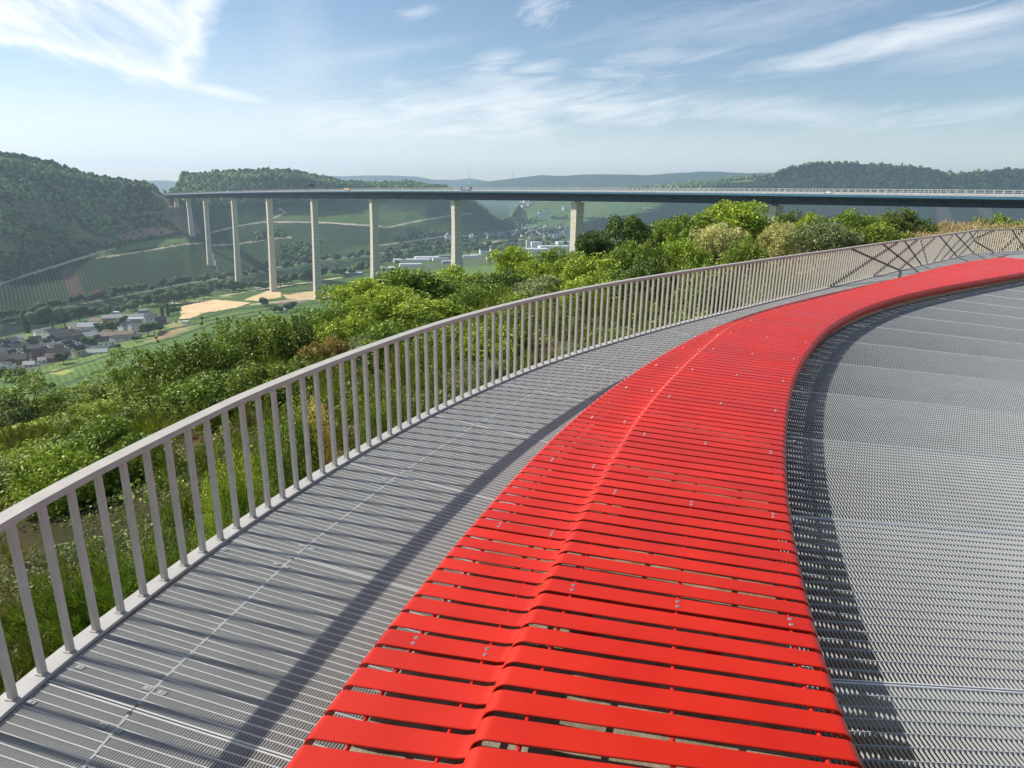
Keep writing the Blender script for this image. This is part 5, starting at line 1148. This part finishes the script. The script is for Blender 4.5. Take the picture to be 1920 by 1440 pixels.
# bramble: leaves in low mounds
z = heights(x, y); lift = np.clip((fbm(x/.8, y/.8, 78) - .35)*1.1, 0, 1)*.7
W, Q = diamonds(np.stack([x, y, z + .04 + lift*rs.rand(len(x))**.5], -1), .062, rs, asp=.7)
tag(link(bpy.data.objects.new('bramble', mesh_np('bramble', W, Q, MBR))), 'tangled bramble leaves between the broom on the slope', 'bramble', kind='stuff')

# ------------------------------------------------------------------ valley trees (individuals)
VT = {}
MV1 = canopy_mat('valley_leaves', (.026, .050, .018), (.062, .105, .030), (.14, .19, .055), .5)
MV2 = canopy_mat('willow_leaves', (.04, .06, .03), (.085, .115, .05), (.16, .20, .09), .5)
def vproto(k, seed, mat, tall=False):
    rs = np.random.RandomState(seed); mb = MB()
    if tall:
        v, f = lump(I2, .12, seed); v = v*np.array([.16, .16, .5]) + np.array([0, 0, .54]); mb.add(v, None, f)
        v, f = lump(I1, .2, seed+1); mb.add(v*np.array([.11, .11, .2]) + np.array([.03, 0, .8]), None, f)
    else:
        for i in range(9):
            v, f = lump(I1 if i else I2, .22, seed*10 + i); r = (.34 if i == 0 else .16 + .09*rs.rand()); a = rs.rand()*6.28; q = .30 if i else 0
            mb.add(v*np.array([r, r, r*.85]) + np.array([q*math.cos(a), q*math.sin(a), (.56 if i == 0 else .45 + .34*rs.rand())]), None, f)
    mb.tube([(0, 0, -.06), (0, 0, .3)], [.035, .025], 6); VT[k] = mb.mesh('valley_tree', mat, True)
for i in range(4): vproto('d%d' % i, 20 + i, MV1)
for i in range(3): vproto('w%d' % i, 30 + i, MV2)
vproto('p0', 41, MV1, True)
def vtree(px_, py_, wpx, key, label, group, dmin=300, z0=None, hk=1.0):
    P = ter_hit(px_, py_, dmin); d = np.linalg.norm(P[:2]); w_ = wpx/F*d
    if key[0] == 'p': w_ *= 2.2
    o = link(bpy.data.objects.new('poplar' if key[0] == 'p' else 'valley_tree', VT[key])); o.location = P; o.scale = (w_, w_, w_*.95*hk); o.rotation_euler = (0, 0, random.random()*6.28)
    tag(o, label, 'tree', group); return o
def along(pts, step, jit, size, keys, label, group, dmin=300):
    pts = np.array(pts, float); L = np.r_[0, np.cumsum(np.hypot(*np.diff(pts, axis=0).T))]; q = 0
    while q < L[-1]:
        x_, y_ = np.interp(q, L, pts[:, 0]) + random.uniform(-jit, jit), np.interp(q, L, pts[:, 1]) + random.uniform(-jit, jit)*.4
        vtree(x_, y_, size*random.uniform(.7, 1.3), random.choice(keys), label, group, dmin); q += step*random.uniform(.75, 1.25)
D4, W3 = ['d0', 'd1', 'd2', 'd3'], ['w0', 'w1', 'w2']
along([(0, 600), (60, 590), (120, 577), (200, 561), (282, 547), (335, 537), (400, 530), (470, 517), (560, 500), (640, 489), (700, 480), (800, 467), (860, 458)], 13, 6, 15, W3 + ['d0'], 'rounded grey-green tree in the belt along the far bank of the river', 'trees on the far river bank')
along([(240, 583), (300, 572), (345, 560), (400, 548), (450, 545), (520, 540), (560, 530), (620, 520), (690, 512)], 12, 8, 19, D4 + W3[:1], 'dark tree in the belt along the near bank of the river', 'trees on the near river bank')
along([(690, 505), (780, 486), (860, 476), (940, 470), (1010, 462), (1060, 458)], 9, 7, 12, D4 + W3, 'small tree among the factory halls by the river', 'trees around the factory halls')
along([(880, 470), (930, 463), (990, 458), (1050, 452), (1066, 452)], 8, 7, 10, D4, 'small dark tree in front of the far village', 'trees in front of the far village')
along([(860, 452), (900, 450), (940, 446), (1000, 440), (1060, 436)], 8, 5, 9, D4, 'tiny tree between the houses of the far village', 'trees in the far village')
along([(700, 498), (760, 482), (830, 468), (900, 464)], 10, 6, 14, W3 + D4, 'tree on the wooded river meadow', 'trees on the river meadow')
along([(300, 576), (340, 568), (400, 556)], 16, 4, 22, D4, 'broad tree on the meadow by the river bend', 'trees at the river bend')
SPEC = [(52, 624, 17, 'p0', 'tall dark poplar at the river above the village'), (75, 622, 34, 'w0', 'broad pale green willow right of the poplar'), (100, 618, 40, 'w1', 'large domed tree in the middle of the riverside group'), (122, 614, 26, 'd1', 'dark tree at the right end of the riverside group'),
 (150, 604, 30, 'd0', 'leafy tree above the long barn'), (172, 600, 24, 'd2', 'dark tree left of the white gable wall'), (198, 598, 24, 'd3', 'dark tree touching the white gable wall on the left'), (228, 590, 17, 'd1', 'single dark tree right of the white gable wall'), (248, 582, 22, 'w2', 'grey-green tree on the river lawn'),
 (276, 577, 24, 'w1', 'round grey-green tree right of the river lawn'), (310, 573, 34, 'd0', 'big dark tree group at the corner of the tan field'), (325, 589, 14, 'd3', 'dark conifer-like tree at the tip of the tan field'), (333, 588, 12, 'd1', 'last dark tree at the tip of the tan field'), (316, 592, 10, 'p0', 'narrow tree left of the dark conifer-like tree'),
 (305, 594, 9, 'p0', 'narrow yellowish tree at the edge of the tan field'), (190, 625, 20, 'd2', 'round dark tree beside the long white hall'), (207, 618, 18, 'd0', 'dark tree in front of the grey hall'), (213, 626, 24, 'd1', 'green tree between the grey hall and the brown-roofed house'), (230, 612, 18, 'w0', 'small round tree at the middle of the grey hall'),
 (278, 630, 26, 'd2', 'dark tree clump right of the white house with three windows'), (290, 626, 22, 'w1', 'yellowish tree right of the dark clump'), (300, 622, 18, 'd3', 'dark tree at the right edge of the village'), (170, 655, 24, 'd1', 'bright green garden tree in the front row of the village'), (120, 683, 22, 'd0', 'garden hedge tree at the lower edge of the village'),
 (40, 710, 19, 'd2', 'round dark tree in front of the lowest house'), (12, 716, 26, 'd3', 'dark purple-green tree by the bright white roof'), (52, 660, 14, 'd1', 'small tree between the slate roofs at the left'), (92, 668, 14, 'd0', 'small tree beside the brown gable'), (255, 642, 12, 'd1', 'low tree right of the brown-roofed house'), (222, 655, 10, 'd0', 'small tree at the foot of the brown-roofed house'),
 (331, 607, 5, 'd1', 'lone little tree in the pale field'), (495, 575, 18, 'd0', 'left tree of the pair beside the small chapel in the fields'), (540, 585, 18, 'd2', 'dark bush group in the fields left of the white hut'), (550, 580, 16, 'd1', 'tallest tree by the white hut in the fields'), (515, 587, 16, 'd3', 'long hedge tree in the green field'), (527, 587, 14, 'd0', 'middle hedge tree in the green field'),
 (163, 568, 12, 'd1', 'dark tree left of the red-roofed hut on the vineyard slope'), (176, 566, 10, 'd2', 'dark tree right under the red-roofed hut'), (436, 545, 10, 'd1', 'little dark tree at the foot of the second tall pier'), (457, 548, 6, 'd0', 'tiny tree right of the second tall pier')]
for a in SPEC: vtree(a[0], a[1], a[2], a[3], a[4], None, hk=1.0)

# ------------------------------------------------------------------ buildings
WC = {'white': M['white'], 'cream': simple('cream_render', (.60, .54, .40), (.66, .60, .46), .5, .8), 'beige': simple('beige_render', (.48, .42, .32), (.54, .48, .38), .5, .8), 'grey': simple('grey_wall', (.30, .31, .32), (.36, .37, .38), .5, .8), 'brick': simple('brown_wall', (.26, .15, .10), (.32, .19, .13), .5, .8)}
RC = {'slate': simple('slate_roof', (.030, .034, .044), (.052, .057, .070), .6, .7), 'dark': simple('dark_tile_roof', (.045, .035, .034), (.08, .062, .058), .6, .8), 'light': simple('light_metal_roof', (.50, .51, .51), (.60, .61, .61), .3, .5), 'grey': simple('grey_fibre_roof', (.17, .175, .18), (.24, .24, .24), .3, .7), 'brown': simple('brown_tile_roof', (.20, .14, .10), (.28, .20, .15), .4, .8), 'red': simple('red_tile_roof', (.50, .13, .08), (.58, .17, .10), .4, .8), 'cream': simple('pale_roof', (.62, .57, .47), (.70, .64, .54), .3, .7)}
WIN = simple('window_glass', (.03, .035, .045), (.05, .055, .065), 1, .2)
def house(px_, py_, Lm, Wm, Hm, yaw, wc, rc, label, cat='house', group=None, name='house', flat=False, windows=0, dmin=300, rh=None):
    if 6 < Lm < 21 and py_ > 590: Lm, Wm = Lm*.86, Wm*.84; yaw += random.uniform(-.22, .22)
    P = ter_hit(px_, py_, dmin); r = empty(name, (P[0], P[1], P[2] - .5), yaw); tag(r, label, cat, group)
    a, b = Lm/2, Wm/2; rh = rh if rh is not None else (Wm*.42); m = MB()
    if flat:
        m.box((0, 0, Hm/2), (Lm, Wm, Hm)); m.obj('wall', WC[wc], r); m = MB(); m.box((0, 0, Hm + .25), (Lm + .5, Wm + .5, .5)); m.obj('roof', RC[rc], r)
    else:
        m.add([(-a, -b, 0), (a, -b, 0), (a, b, 0), (-a, b, 0), (-a, -b, Hm), (a, -b, Hm), (a, b, Hm), (-a, b, Hm), (-a, 0, Hm + rh), (a, 0, Hm + rh)], [(0, 1, 5, 4), (1, 2, 6, 5), (2, 3, 7, 6), (3, 0, 4, 7)], [(4, 5, 9)] and [(5, 6, 9), (7, 4, 8)]); m.obj('wall', WC[wc], r)
        m = MB(); e = .5; t = .3; s_ = rh/b
        for sg in (-1, 1):
            m.hexa([(-a - e, sg*(b + e), Hm - e*s_), (a + e, sg*(b + e), Hm - e*s_), (a + e, 0, Hm + rh), (-a - e, 0, Hm + rh), (-a - e, sg*(b + e), Hm - e*s_ + t), (a + e, sg*(b + e), Hm - e*s_ + t), (a + e, 0, Hm + rh + t), (-a - e, 0, Hm + rh + t)])
        m.box((a*.3, b*.25, Hm + rh*.95), (.8, .8, 1.4)); m.obj('roof', RC[rc], r)
    for i in range(windows):
        x = -a + Lm*(i + .5)/windows
        m = MB(); m.box((x, -b - .03, Hm*.62), (1.3, .1, 1.5)); m.obj('window', WIN, r)
    for sg in ((-1, 1) if (windows and not flat) else ()):
        m = MB(); m.box((sg*(a + .03), 0, Hm*.9), (.1, 1.2, 1.4)); m.obj('window', WIN, r)
    return r
HO = [ # zoom px (8x from 0,600), length, width, height, yaw, wall, roof, description
 (20, 850, 16, 13, 6, .5, 'white', 'light', 'house with a glaring white roof at the lower left corner of the village'),
 (130, 760, 9, 8, 6, .3, 'white', 'slate', 'white gabled house just above the glaring white roof'), (35, 700, 12, 10, 6, .4, 'grey', 'dark', 'dark-roofed house at the left edge above the glaring white roof'),
 (50, 630, 15, 10, 7, .35, 'white', 'slate', 'large white-walled house at the left edge of the village'), (45, 545, 16, 11, 6, .4, 'grey', 'slate', 'wide slate roof at the left edge above the large white wall'),
 (170, 655, 8, 7, 4, .6, 'cream', 'cream', 'small pale outbuilding between two slate roofs at the left'), (190, 560, 9, 7, 6, 1.2, 'white', 'dark', 'small house with a pointed white gable and orange awning'),
 (35, 410, 14, 10, 6, .4, 'beige', 'dark', 'brown-roofed house at the left edge nearest the river lawn'), (110, 440, 10, 9, 7, 1.3, 'white', 'slate', 'white house with its gable towards the slope near the left edge'),
 (200, 370, 13, 10, 6, .4, 'grey', 'slate', 'blue slate roof behind the white gable near the left edge'), (320, 330, 9, 8, 6, .5, 'white', 'light', 'small white house by the river lawn'),
 (310, 480, 18, 11, 6, .35, 'grey', 'slate', 'long slate roof in the middle of the left part of the village'), (300, 660, 19, 12, 6, .4, 'brick', 'slate', 'large slate-roofed house in the lower left of the village'),
 (450, 700, 12, 8, 3, .5, 'grey', 'light', 'flat pale carport roof at the lower edge of the village'), (480, 420, 12, 10, 7, 1.1, 'white', 'dark', 'tall white wall with dark roof left of the village centre'),
 (540, 350, 15, 9, 6, .4, 'beige', 'dark', 'dark roof below the big cream-roofed house'), (640, 270, 20, 15, 7, .9, 'white', 'cream', 'big house with a cream hipped roof near the river trees'),  # cream is the base colour of this roof
 (780, 270, 15, 12, 8, 1.0, 'white', 'grey', 'large grey-roofed gable house beside the cream roof'), (560, 520, 19, 12, 7, .35, 'grey', 'slate', 'broad dark roof in the centre of the village'),
 (590, 600, 14, 12, 8, .6, 'brick', 'dark', 'brown brick gable house below the broad dark roof'), (640, 650, 7, 6, 4, .5, 'white', 'light', 'tiny white annex beside the brown brick house'),
 (700, 420, 11, 9, 7, 1.2, 'white', 'slate', 'white gable right of the village centre'), (770, 450, 8, 6, 4, .7, 'white', 'cream', 'little pale building right of the white gable'),
 (810, 630, 12, 9, 5, .4, 'brick', 'brown', 'reddish cottage near the lower edge of the village'), (850, 450, 13, 10, 5, .4, 'white', 'grey', 'grey-roofed white house in the centre right of the village'),
 (880, 560, 16, 11, 6, .35, 'grey', 'dark', 'wide brown-black roof above the reddish cottage'), (960, 270, 26, 13, 6, .35, 'beige', 'slate', 'long slate barn beside the riverside tree group'),
 (940, 350, 16, 7, 6, .35, 'beige', 'slate', 'beige-walled building in front of the long slate barn'), (985, 530, 14, 9, 5, .4, 'grey', 'grey', 'grey-roofed house behind the garden hedge tree'),
 (1020, 430, 11, 9, 6, 1.2, 'cream', 'slate', 'cream gable house right of the centre'), (1110, 350, 22, 10, 6, .35, 'grey', 'dark', 'long dark roof behind the cream gable'),
 (1175, 400, 9, 8, 7, 1.25, 'white', 'slate', 'narrow pointed white gable right of the centre'), (1190, 550, 13, 10, 8, 1.2, 'cream', 'slate', 'tall yellow gable house in the front row at the vineyard'),
 (1260, 270, 18, 10, 6, .35, 'grey', 'dark', 'dark roof behind the light metal roof'), (1370, 300, 17, 12, 6, .6, 'white', 'light', 'light grey metal-roofed house below the big river trees'),
 (1370, 515, 34, 7, 3, .28, 'white', 'light', 'long low white shed in the front row at the vineyard'), (1460, 340, 9, 8, 6, 1.2, 'white', 'slate', 'white gable right of the light metal roof'),
 (1560, 300, 18, 11, 6, .35, 'white', 'grey', 'row of grey roofs near the long white hall'), (1560, 420, 13, 11, 8, .4, 'grey', 'slate', 'tall dark slate house near the right end of the front row'),
 (1665, 390, 8, 7, 5, .6, 'white', 'cream', 'small bright white cottage at the right end of the front row'), (1110, 160, 13, 10, 7, .9, 'white', 'cream', 'white house with stepped balconies by the riverside tree group'),
 (1400, 140, 36, 12, 5, .28, 'white', 'light', 'long hall with a pale roof above the village'), (1265, 150, 9, 8, 6, .9, 'cream', 'grey', 'small cream house between the stepped-balcony house and the long hall')]
for i, (zx, zy, L_m, W_m, H_m, yw, wc, rc, lb) in enumerate(HO): house(zx/8, 600 + zy/8, L_m*.85, W_m*.85, H_m, yw, 'white' if wc == 'grey' else wc, rc, lb, windows=2 if L_m < 17 else 3)
for i in range(22):
    zx, zy = random.choice([(90, 480), (250, 430), (400, 560), (520, 450), (660, 520), (760, 340), (900, 480), (1080, 480), (1220, 330), (1330, 420), (1480, 260), (160, 720), (380, 620), (720, 560), (1000, 600), (1150, 250), (860, 380), (1430, 440), (230, 610), (60, 480), (1280, 480), (1600, 350)][i:i+1])
    house(zx/8, 600 + zy/8, 8.5, 7, 5.5, random.choice([.4, 1.2, .5, 1.3]), 'white', 'slate', 'little white gabled house wedged between the bigger roofs of the riverside village', group='little gabled houses of the riverside village')
HO2 = [(305, 280, 9, 8, 8, .3, 'white', 'light', 'windowless white box wall standing above the grey halls', True, 0), (440, 330, 50, 20, 6, .28, 'grey', 'grey', 'long grey factory hall at the upper edge of the village', False, 0),
 (180, 370, 40, 14, 5, .28, 'grey', 'brown', 'long dark shed left of the grey factory hall', False, 0), (560, 350, 26, 8, 5, .28, 'white', 'light', 'hall with a pale blue-white side wall', True, 0), (775, 275, 14, 9, 4, .3, 'white', 'light', 'white canopy roof at the right of the halls', True, 0),
 (720, 230, 12, 11, 6, .3, 'grey', 'grey', 'square grey building by the river lawn', True, 0), (830, 350, 16, 11, 7, .4, 'white', 'grey', 'white house behind the one with three windows', False, 3), (655, 490, 16, 11, 8, .2, 'white', 'slate', 'white house with a row of three dark windows', True, 3),
 (440, 470, 13, 11, 6, 1.0, 'white', 'grey', 'house with a silvery roof left of the three-window house', False, 2), (545, 490, 10, 8, 6, 1.2, 'cream', 'cream', 'cream gable left of the three-window house', False, 1), (985, 380, 13, 10, 6, .5, 'brick', 'dark', 'dark-roofed house at the right end of the village', False, 2),
 (350, 600, 30, 14, 5, .3, 'grey', 'brown', 'long brown-roofed house beside the vineyard', False, 3), (480, 630, 26, 9, 4, .3, 'white', 'slate', 'dark slate wing attached along the brown-roofed house', False, 3), (1340, 370, 9, 6, 3, .1, 'white', 'light', 'small white shed alone in the pale field', True, 0), (610, 430, 12, 10, 6, .3, 'grey', 'dark', 'black-roofed house above the cream gable', False, 2)]
for zx, zy, L_m, W_m, H_m, yw, wc, rc, lb, fl, wn in HO2: house(180 + zx/8, 560 + zy/8, L_m, W_m, H_m, yw, wc, rc, lb, flat=fl, windows=wn, rh=3 if L_m > 24 else None)
house(183, 553, 15, 9, 4, .9, 'brick', 'red', 'lone hut with a bright red roof at the foot of the vineyard slope', dmin=700)
house(500, 573, 5, 4, 4, .2, 'white', 'slate', 'tiny white chapel in the green fields', 'chapel', name='chapel', windows=1)
house(531, 584, 8, 5, 3, .2, 'white', 'light', 'white garden hut by the bushes in the green field', 'hut', name='hut', flat=True)
house(483, 545, 8, 6, 5, .2, 'white', 'light', 'white roadside hut between two tall piers', 'hut', name='hut', flat=True)
IND = [(662, 517, 36, 16, 7, .1, 'grey', 'light', 'grey-white hall left of the fourth tall pier'), (647, 517, 9, 7, 5, .3, 'white', 'dark', 'small white house left of the grey-white hall'), (728, 509, 42, 26, 9, .3, 'white', 'light', 'square white warehouse right of the fourth tall pier'),
 (770, 500, 50, 22, 7, .25, 'white', 'light', 'low white hall behind the green treetops'), (772, 491, 90, 26, 7, .25, 'white', 'light', 'longest white factory hall by the river'), (800, 488, 60, 30, 9, .25, 'white', 'light', 'tall white factory hall with a stepped roof'), (826, 488, 40, 24, 6, .25, 'white', 'grey', 'grey-roofed factory wing beside the tall white hall'),
 (845, 493, 40, 14, 5, .25, 'grey', 'light', 'low office row left of the wide pier'), (840, 483, 50, 20, 6, .25, 'grey', 'grey', 'grey hall directly behind the wide pier'), (881, 483, 40, 18, 6, .3, 'white', 'light', 'white hall right of the wide pier'), (893, 481, 26, 14, 6, .3, 'white', 'cream', 'cream-roofed workshop right of the wide pier'),
 (908, 475, 26, 14, 9, .3, 'white', 'slate', 'white house group among trees right of the wide pier'), (926, 472, 22, 14, 8, .3, 'white', 'slate', 'slate-roofed white villa among trees'), (942, 480, 60, 18, 6, .25, 'white', 'cream', 'long pale hall at the edge of the flat green field'), (925, 486, 34, 12, 6, .25, 'white', 'grey', 'low white building at the edge of the flat green field'),
 (1000, 472, 80, 40, 9, .2, 'white', 'light', 'largest white factory block by the river'), (1005, 464, 34, 26, 17, .2, 'white', 'light', 'raised white cube on the factory block'), (1038, 466, 90, 36, 8, .2, 'white', 'light', 'long white factory roof reaching to the square pier'), (1060, 458, 60, 30, 9, .2, 'white', 'light', 'rear white factory hall at the square pier'), (990, 466, 12, 12, 26, .2, 'cream', 'grey', 'pale silo tower at the left of the factory block')]
for x, y, L_m, W_m, H_m, yw, wc, rc, lb in IND: house(x, y, L_m, W_m, H_m, yw, wc, rc, lb, 'tower' if 'tower' in lb else 'hall' if 'hall' in lb or 'factory' in lb or 'warehouse' in lb else 'house', name='silo' if 'silo' in lb else 'factory_hall' if W_m > 15 else 'house', flat='slate' not in rc, windows=0)
# far village: houses nothing tells apart
fh = {}
for k, rc in (('a', 'slate'), ('b', 'dark'), ('c', 'grey')):
    m = MB(); m.add([(-6, -5, 0), (6, -5, 0), (6, 5, 0), (-6, 5, 0), (-6, -5, 8), (6, -5, 8), (6, 5, 8), (-6, 5, 8), (-6, 0, 13), (6, 0, 13)], [(0, 1, 5, 4), (1, 2, 6, 5), (2, 3, 7, 6), (3, 0, 4, 7)], [(5, 6, 9), (7, 4, 8)]); w_m = m.mesh('wall', M['white'])
    m = MB()
    for sg in (-1, 1): m.hexa([(-6.4, sg*5.6, 7.4), (6.4, sg*5.6, 7.4), (6.4, 0, 13), (-6.4, 0, 13), (-6.4, sg*5.6, 7.9), (6.4, sg*5.6, 7.9), (6.4, 0, 13.5), (-6.4, 0, 13.5)])
    fh[k] = (w_m, m.mesh('roof', RC[rc]))
def far_houses(n, pts, jx, jy, label, group, sc_=1.0, dmin=1500):
    pts = np.array(pts, float); L = np.r_[0, np.cumsum(np.hypot(*np.diff(pts, axis=0).T))]
    for i in range(n):
        q = random.random()*L[-1]; x = np.interp(q, L, pts[:, 0]) + random.gauss(0, jx); y = np.interp(q, L, pts[:, 1]) + random.gauss(0, jy)
        P = ter_hit(x, y, dmin); r = empty('house', (P[0], P[1], P[2] - 1), random.random()*3.14); s_ = sc_*random.uniform(.8, 1.35); r.scale = (s_, s_*random.uniform(.8, 1.1), s_); tag(r, label, 'house', group)
        wm_, rm_ = fh[random.choice('aabc')]; link(bpy.data.objects.new('wall', wm_), r); link(bpy.data.objects.new('roof', rm_), r)
far_houses(125, [(985, 437), (1010, 434), (1040, 436), (1070, 440)], 6, 4.5, 'white house in the dense core of the far village', 'houses in the far village core', .85)
far_houses(30, [(910, 446), (935, 442), (960, 440), (985, 438)], 3, 2.2, 'white house in the left arm of the far village along the valley road', 'houses in the left arm of the far village', 1.15)
far_houses(12, [(838, 451), (850, 449), (878, 449), (892, 446)], 2, 1.5, 'white house at the wide pier, in the nearest end of the far village', 'houses of the far village beside the wide pier', 1.3)
far_houses(26, [(1005, 412), (1015, 408), (1022, 402), (1030, 397), (1010, 400)], 4, 3.2, 'white house in the cluster climbing the hill above the far village', 'houses climbing above the far village', .8)
far_houses(8, [(982, 386), (990, 384), (984, 380)], 3, 1.5, 'white house of the hamlet high on the slope under the girder', 'hamlet houses under the girder', 1.1)
P = ter_hit(984, 384, 1500); house(984, 385, 12, 10, 26, .3, 'white', 'slate', 'white church tower of the hamlet high on the slope', 'church tower', name='church_tower', dmin=1500, rh=12)
house(981, 437, 9, 9, 30, .3, 'grey', 'slate', 'slender church spire in the far village', 'church tower', name='church_tower', dmin=1500, rh=22)
house(1058, 395, 16, 12, 12, .3, 'white', 'light', 'lone white chapel on the vineyard hill left of the square pier', 'chapel', name='chapel', dmin=1500, rh=14)
house(1215, 392, 34, 6, 7, 0.05, 'white', 'light', 'lone long white building on the far slope', 'building', name='farm_building', dmin=1500, flat=True)
# two thin wind turbine masts on the far ridge
for x, y0, y1, lb in ((880, 336, 323, 'left of two faint wind turbines on the blue ridge'), (962, 334, 320, 'right of two faint wind turbines on the blue ridge')):
    a, b = ond(x, y0, 7900), ond(x, y1 + 2, 7900); r = empty('wind_turbine', tuple(a)); tag(r, lb, 'wind turbine'); hh = b[2] - a[2]
    m = MB(); m.tube([(0, 0, -60), (0, 0, hh)], [3.5, 2.0], 8); m.obj('tower', M['para'], r)
    for k in range(3):
        an_ = .4 + k*2.094; m = MB(); m.bar((0, -4, hh), (math.cos(an_)*32, -4, hh + math.sin(an_)*32), 2.0, .8, (0, 1, 0)); m.obj('blade', M['para'], r)
# ------------------------------------------------------------------ haze
mh = bpy.data.materials.new('haze'); mh.use_nodes = True; nh = mh.node_tree
for n in list(nh.nodes):
    if n.type == 'BSDF_PRINCIPLED': nh.nodes.remove(n)
pv = nh.nodes.new('ShaderNodeVolumePrincipled'); pv.inputs['Color'].default_value = (.60, .77, 1.0, 1); pv.inputs['Density'].default_value = HAZE = 9.0e-5; pv.inputs['Anisotropy'].default_value = .3
nh.links.new(pv.outputs[0], nh.nodes['Material Output'].inputs['Volume'])
m = MB(); m.box((0, 3500, 60), (30000, 16000, 520)); hz = m.obj('haze', mh); hz['kind'] = 'stuff'; hz['label'] = 'pale blue summer haze filling the valley'
sc.cycles.volume_bounces = 1
sc.cycles.denoising_prefilter = 'NONE'
sc.cycles.use_denoising = True
sc.cycles.max_bounces = 6; sc.cycles.diffuse_bounces = 3; sc.cycles.glossy_bounces = 3; sc.cycles.transparent_max_bounces = 6
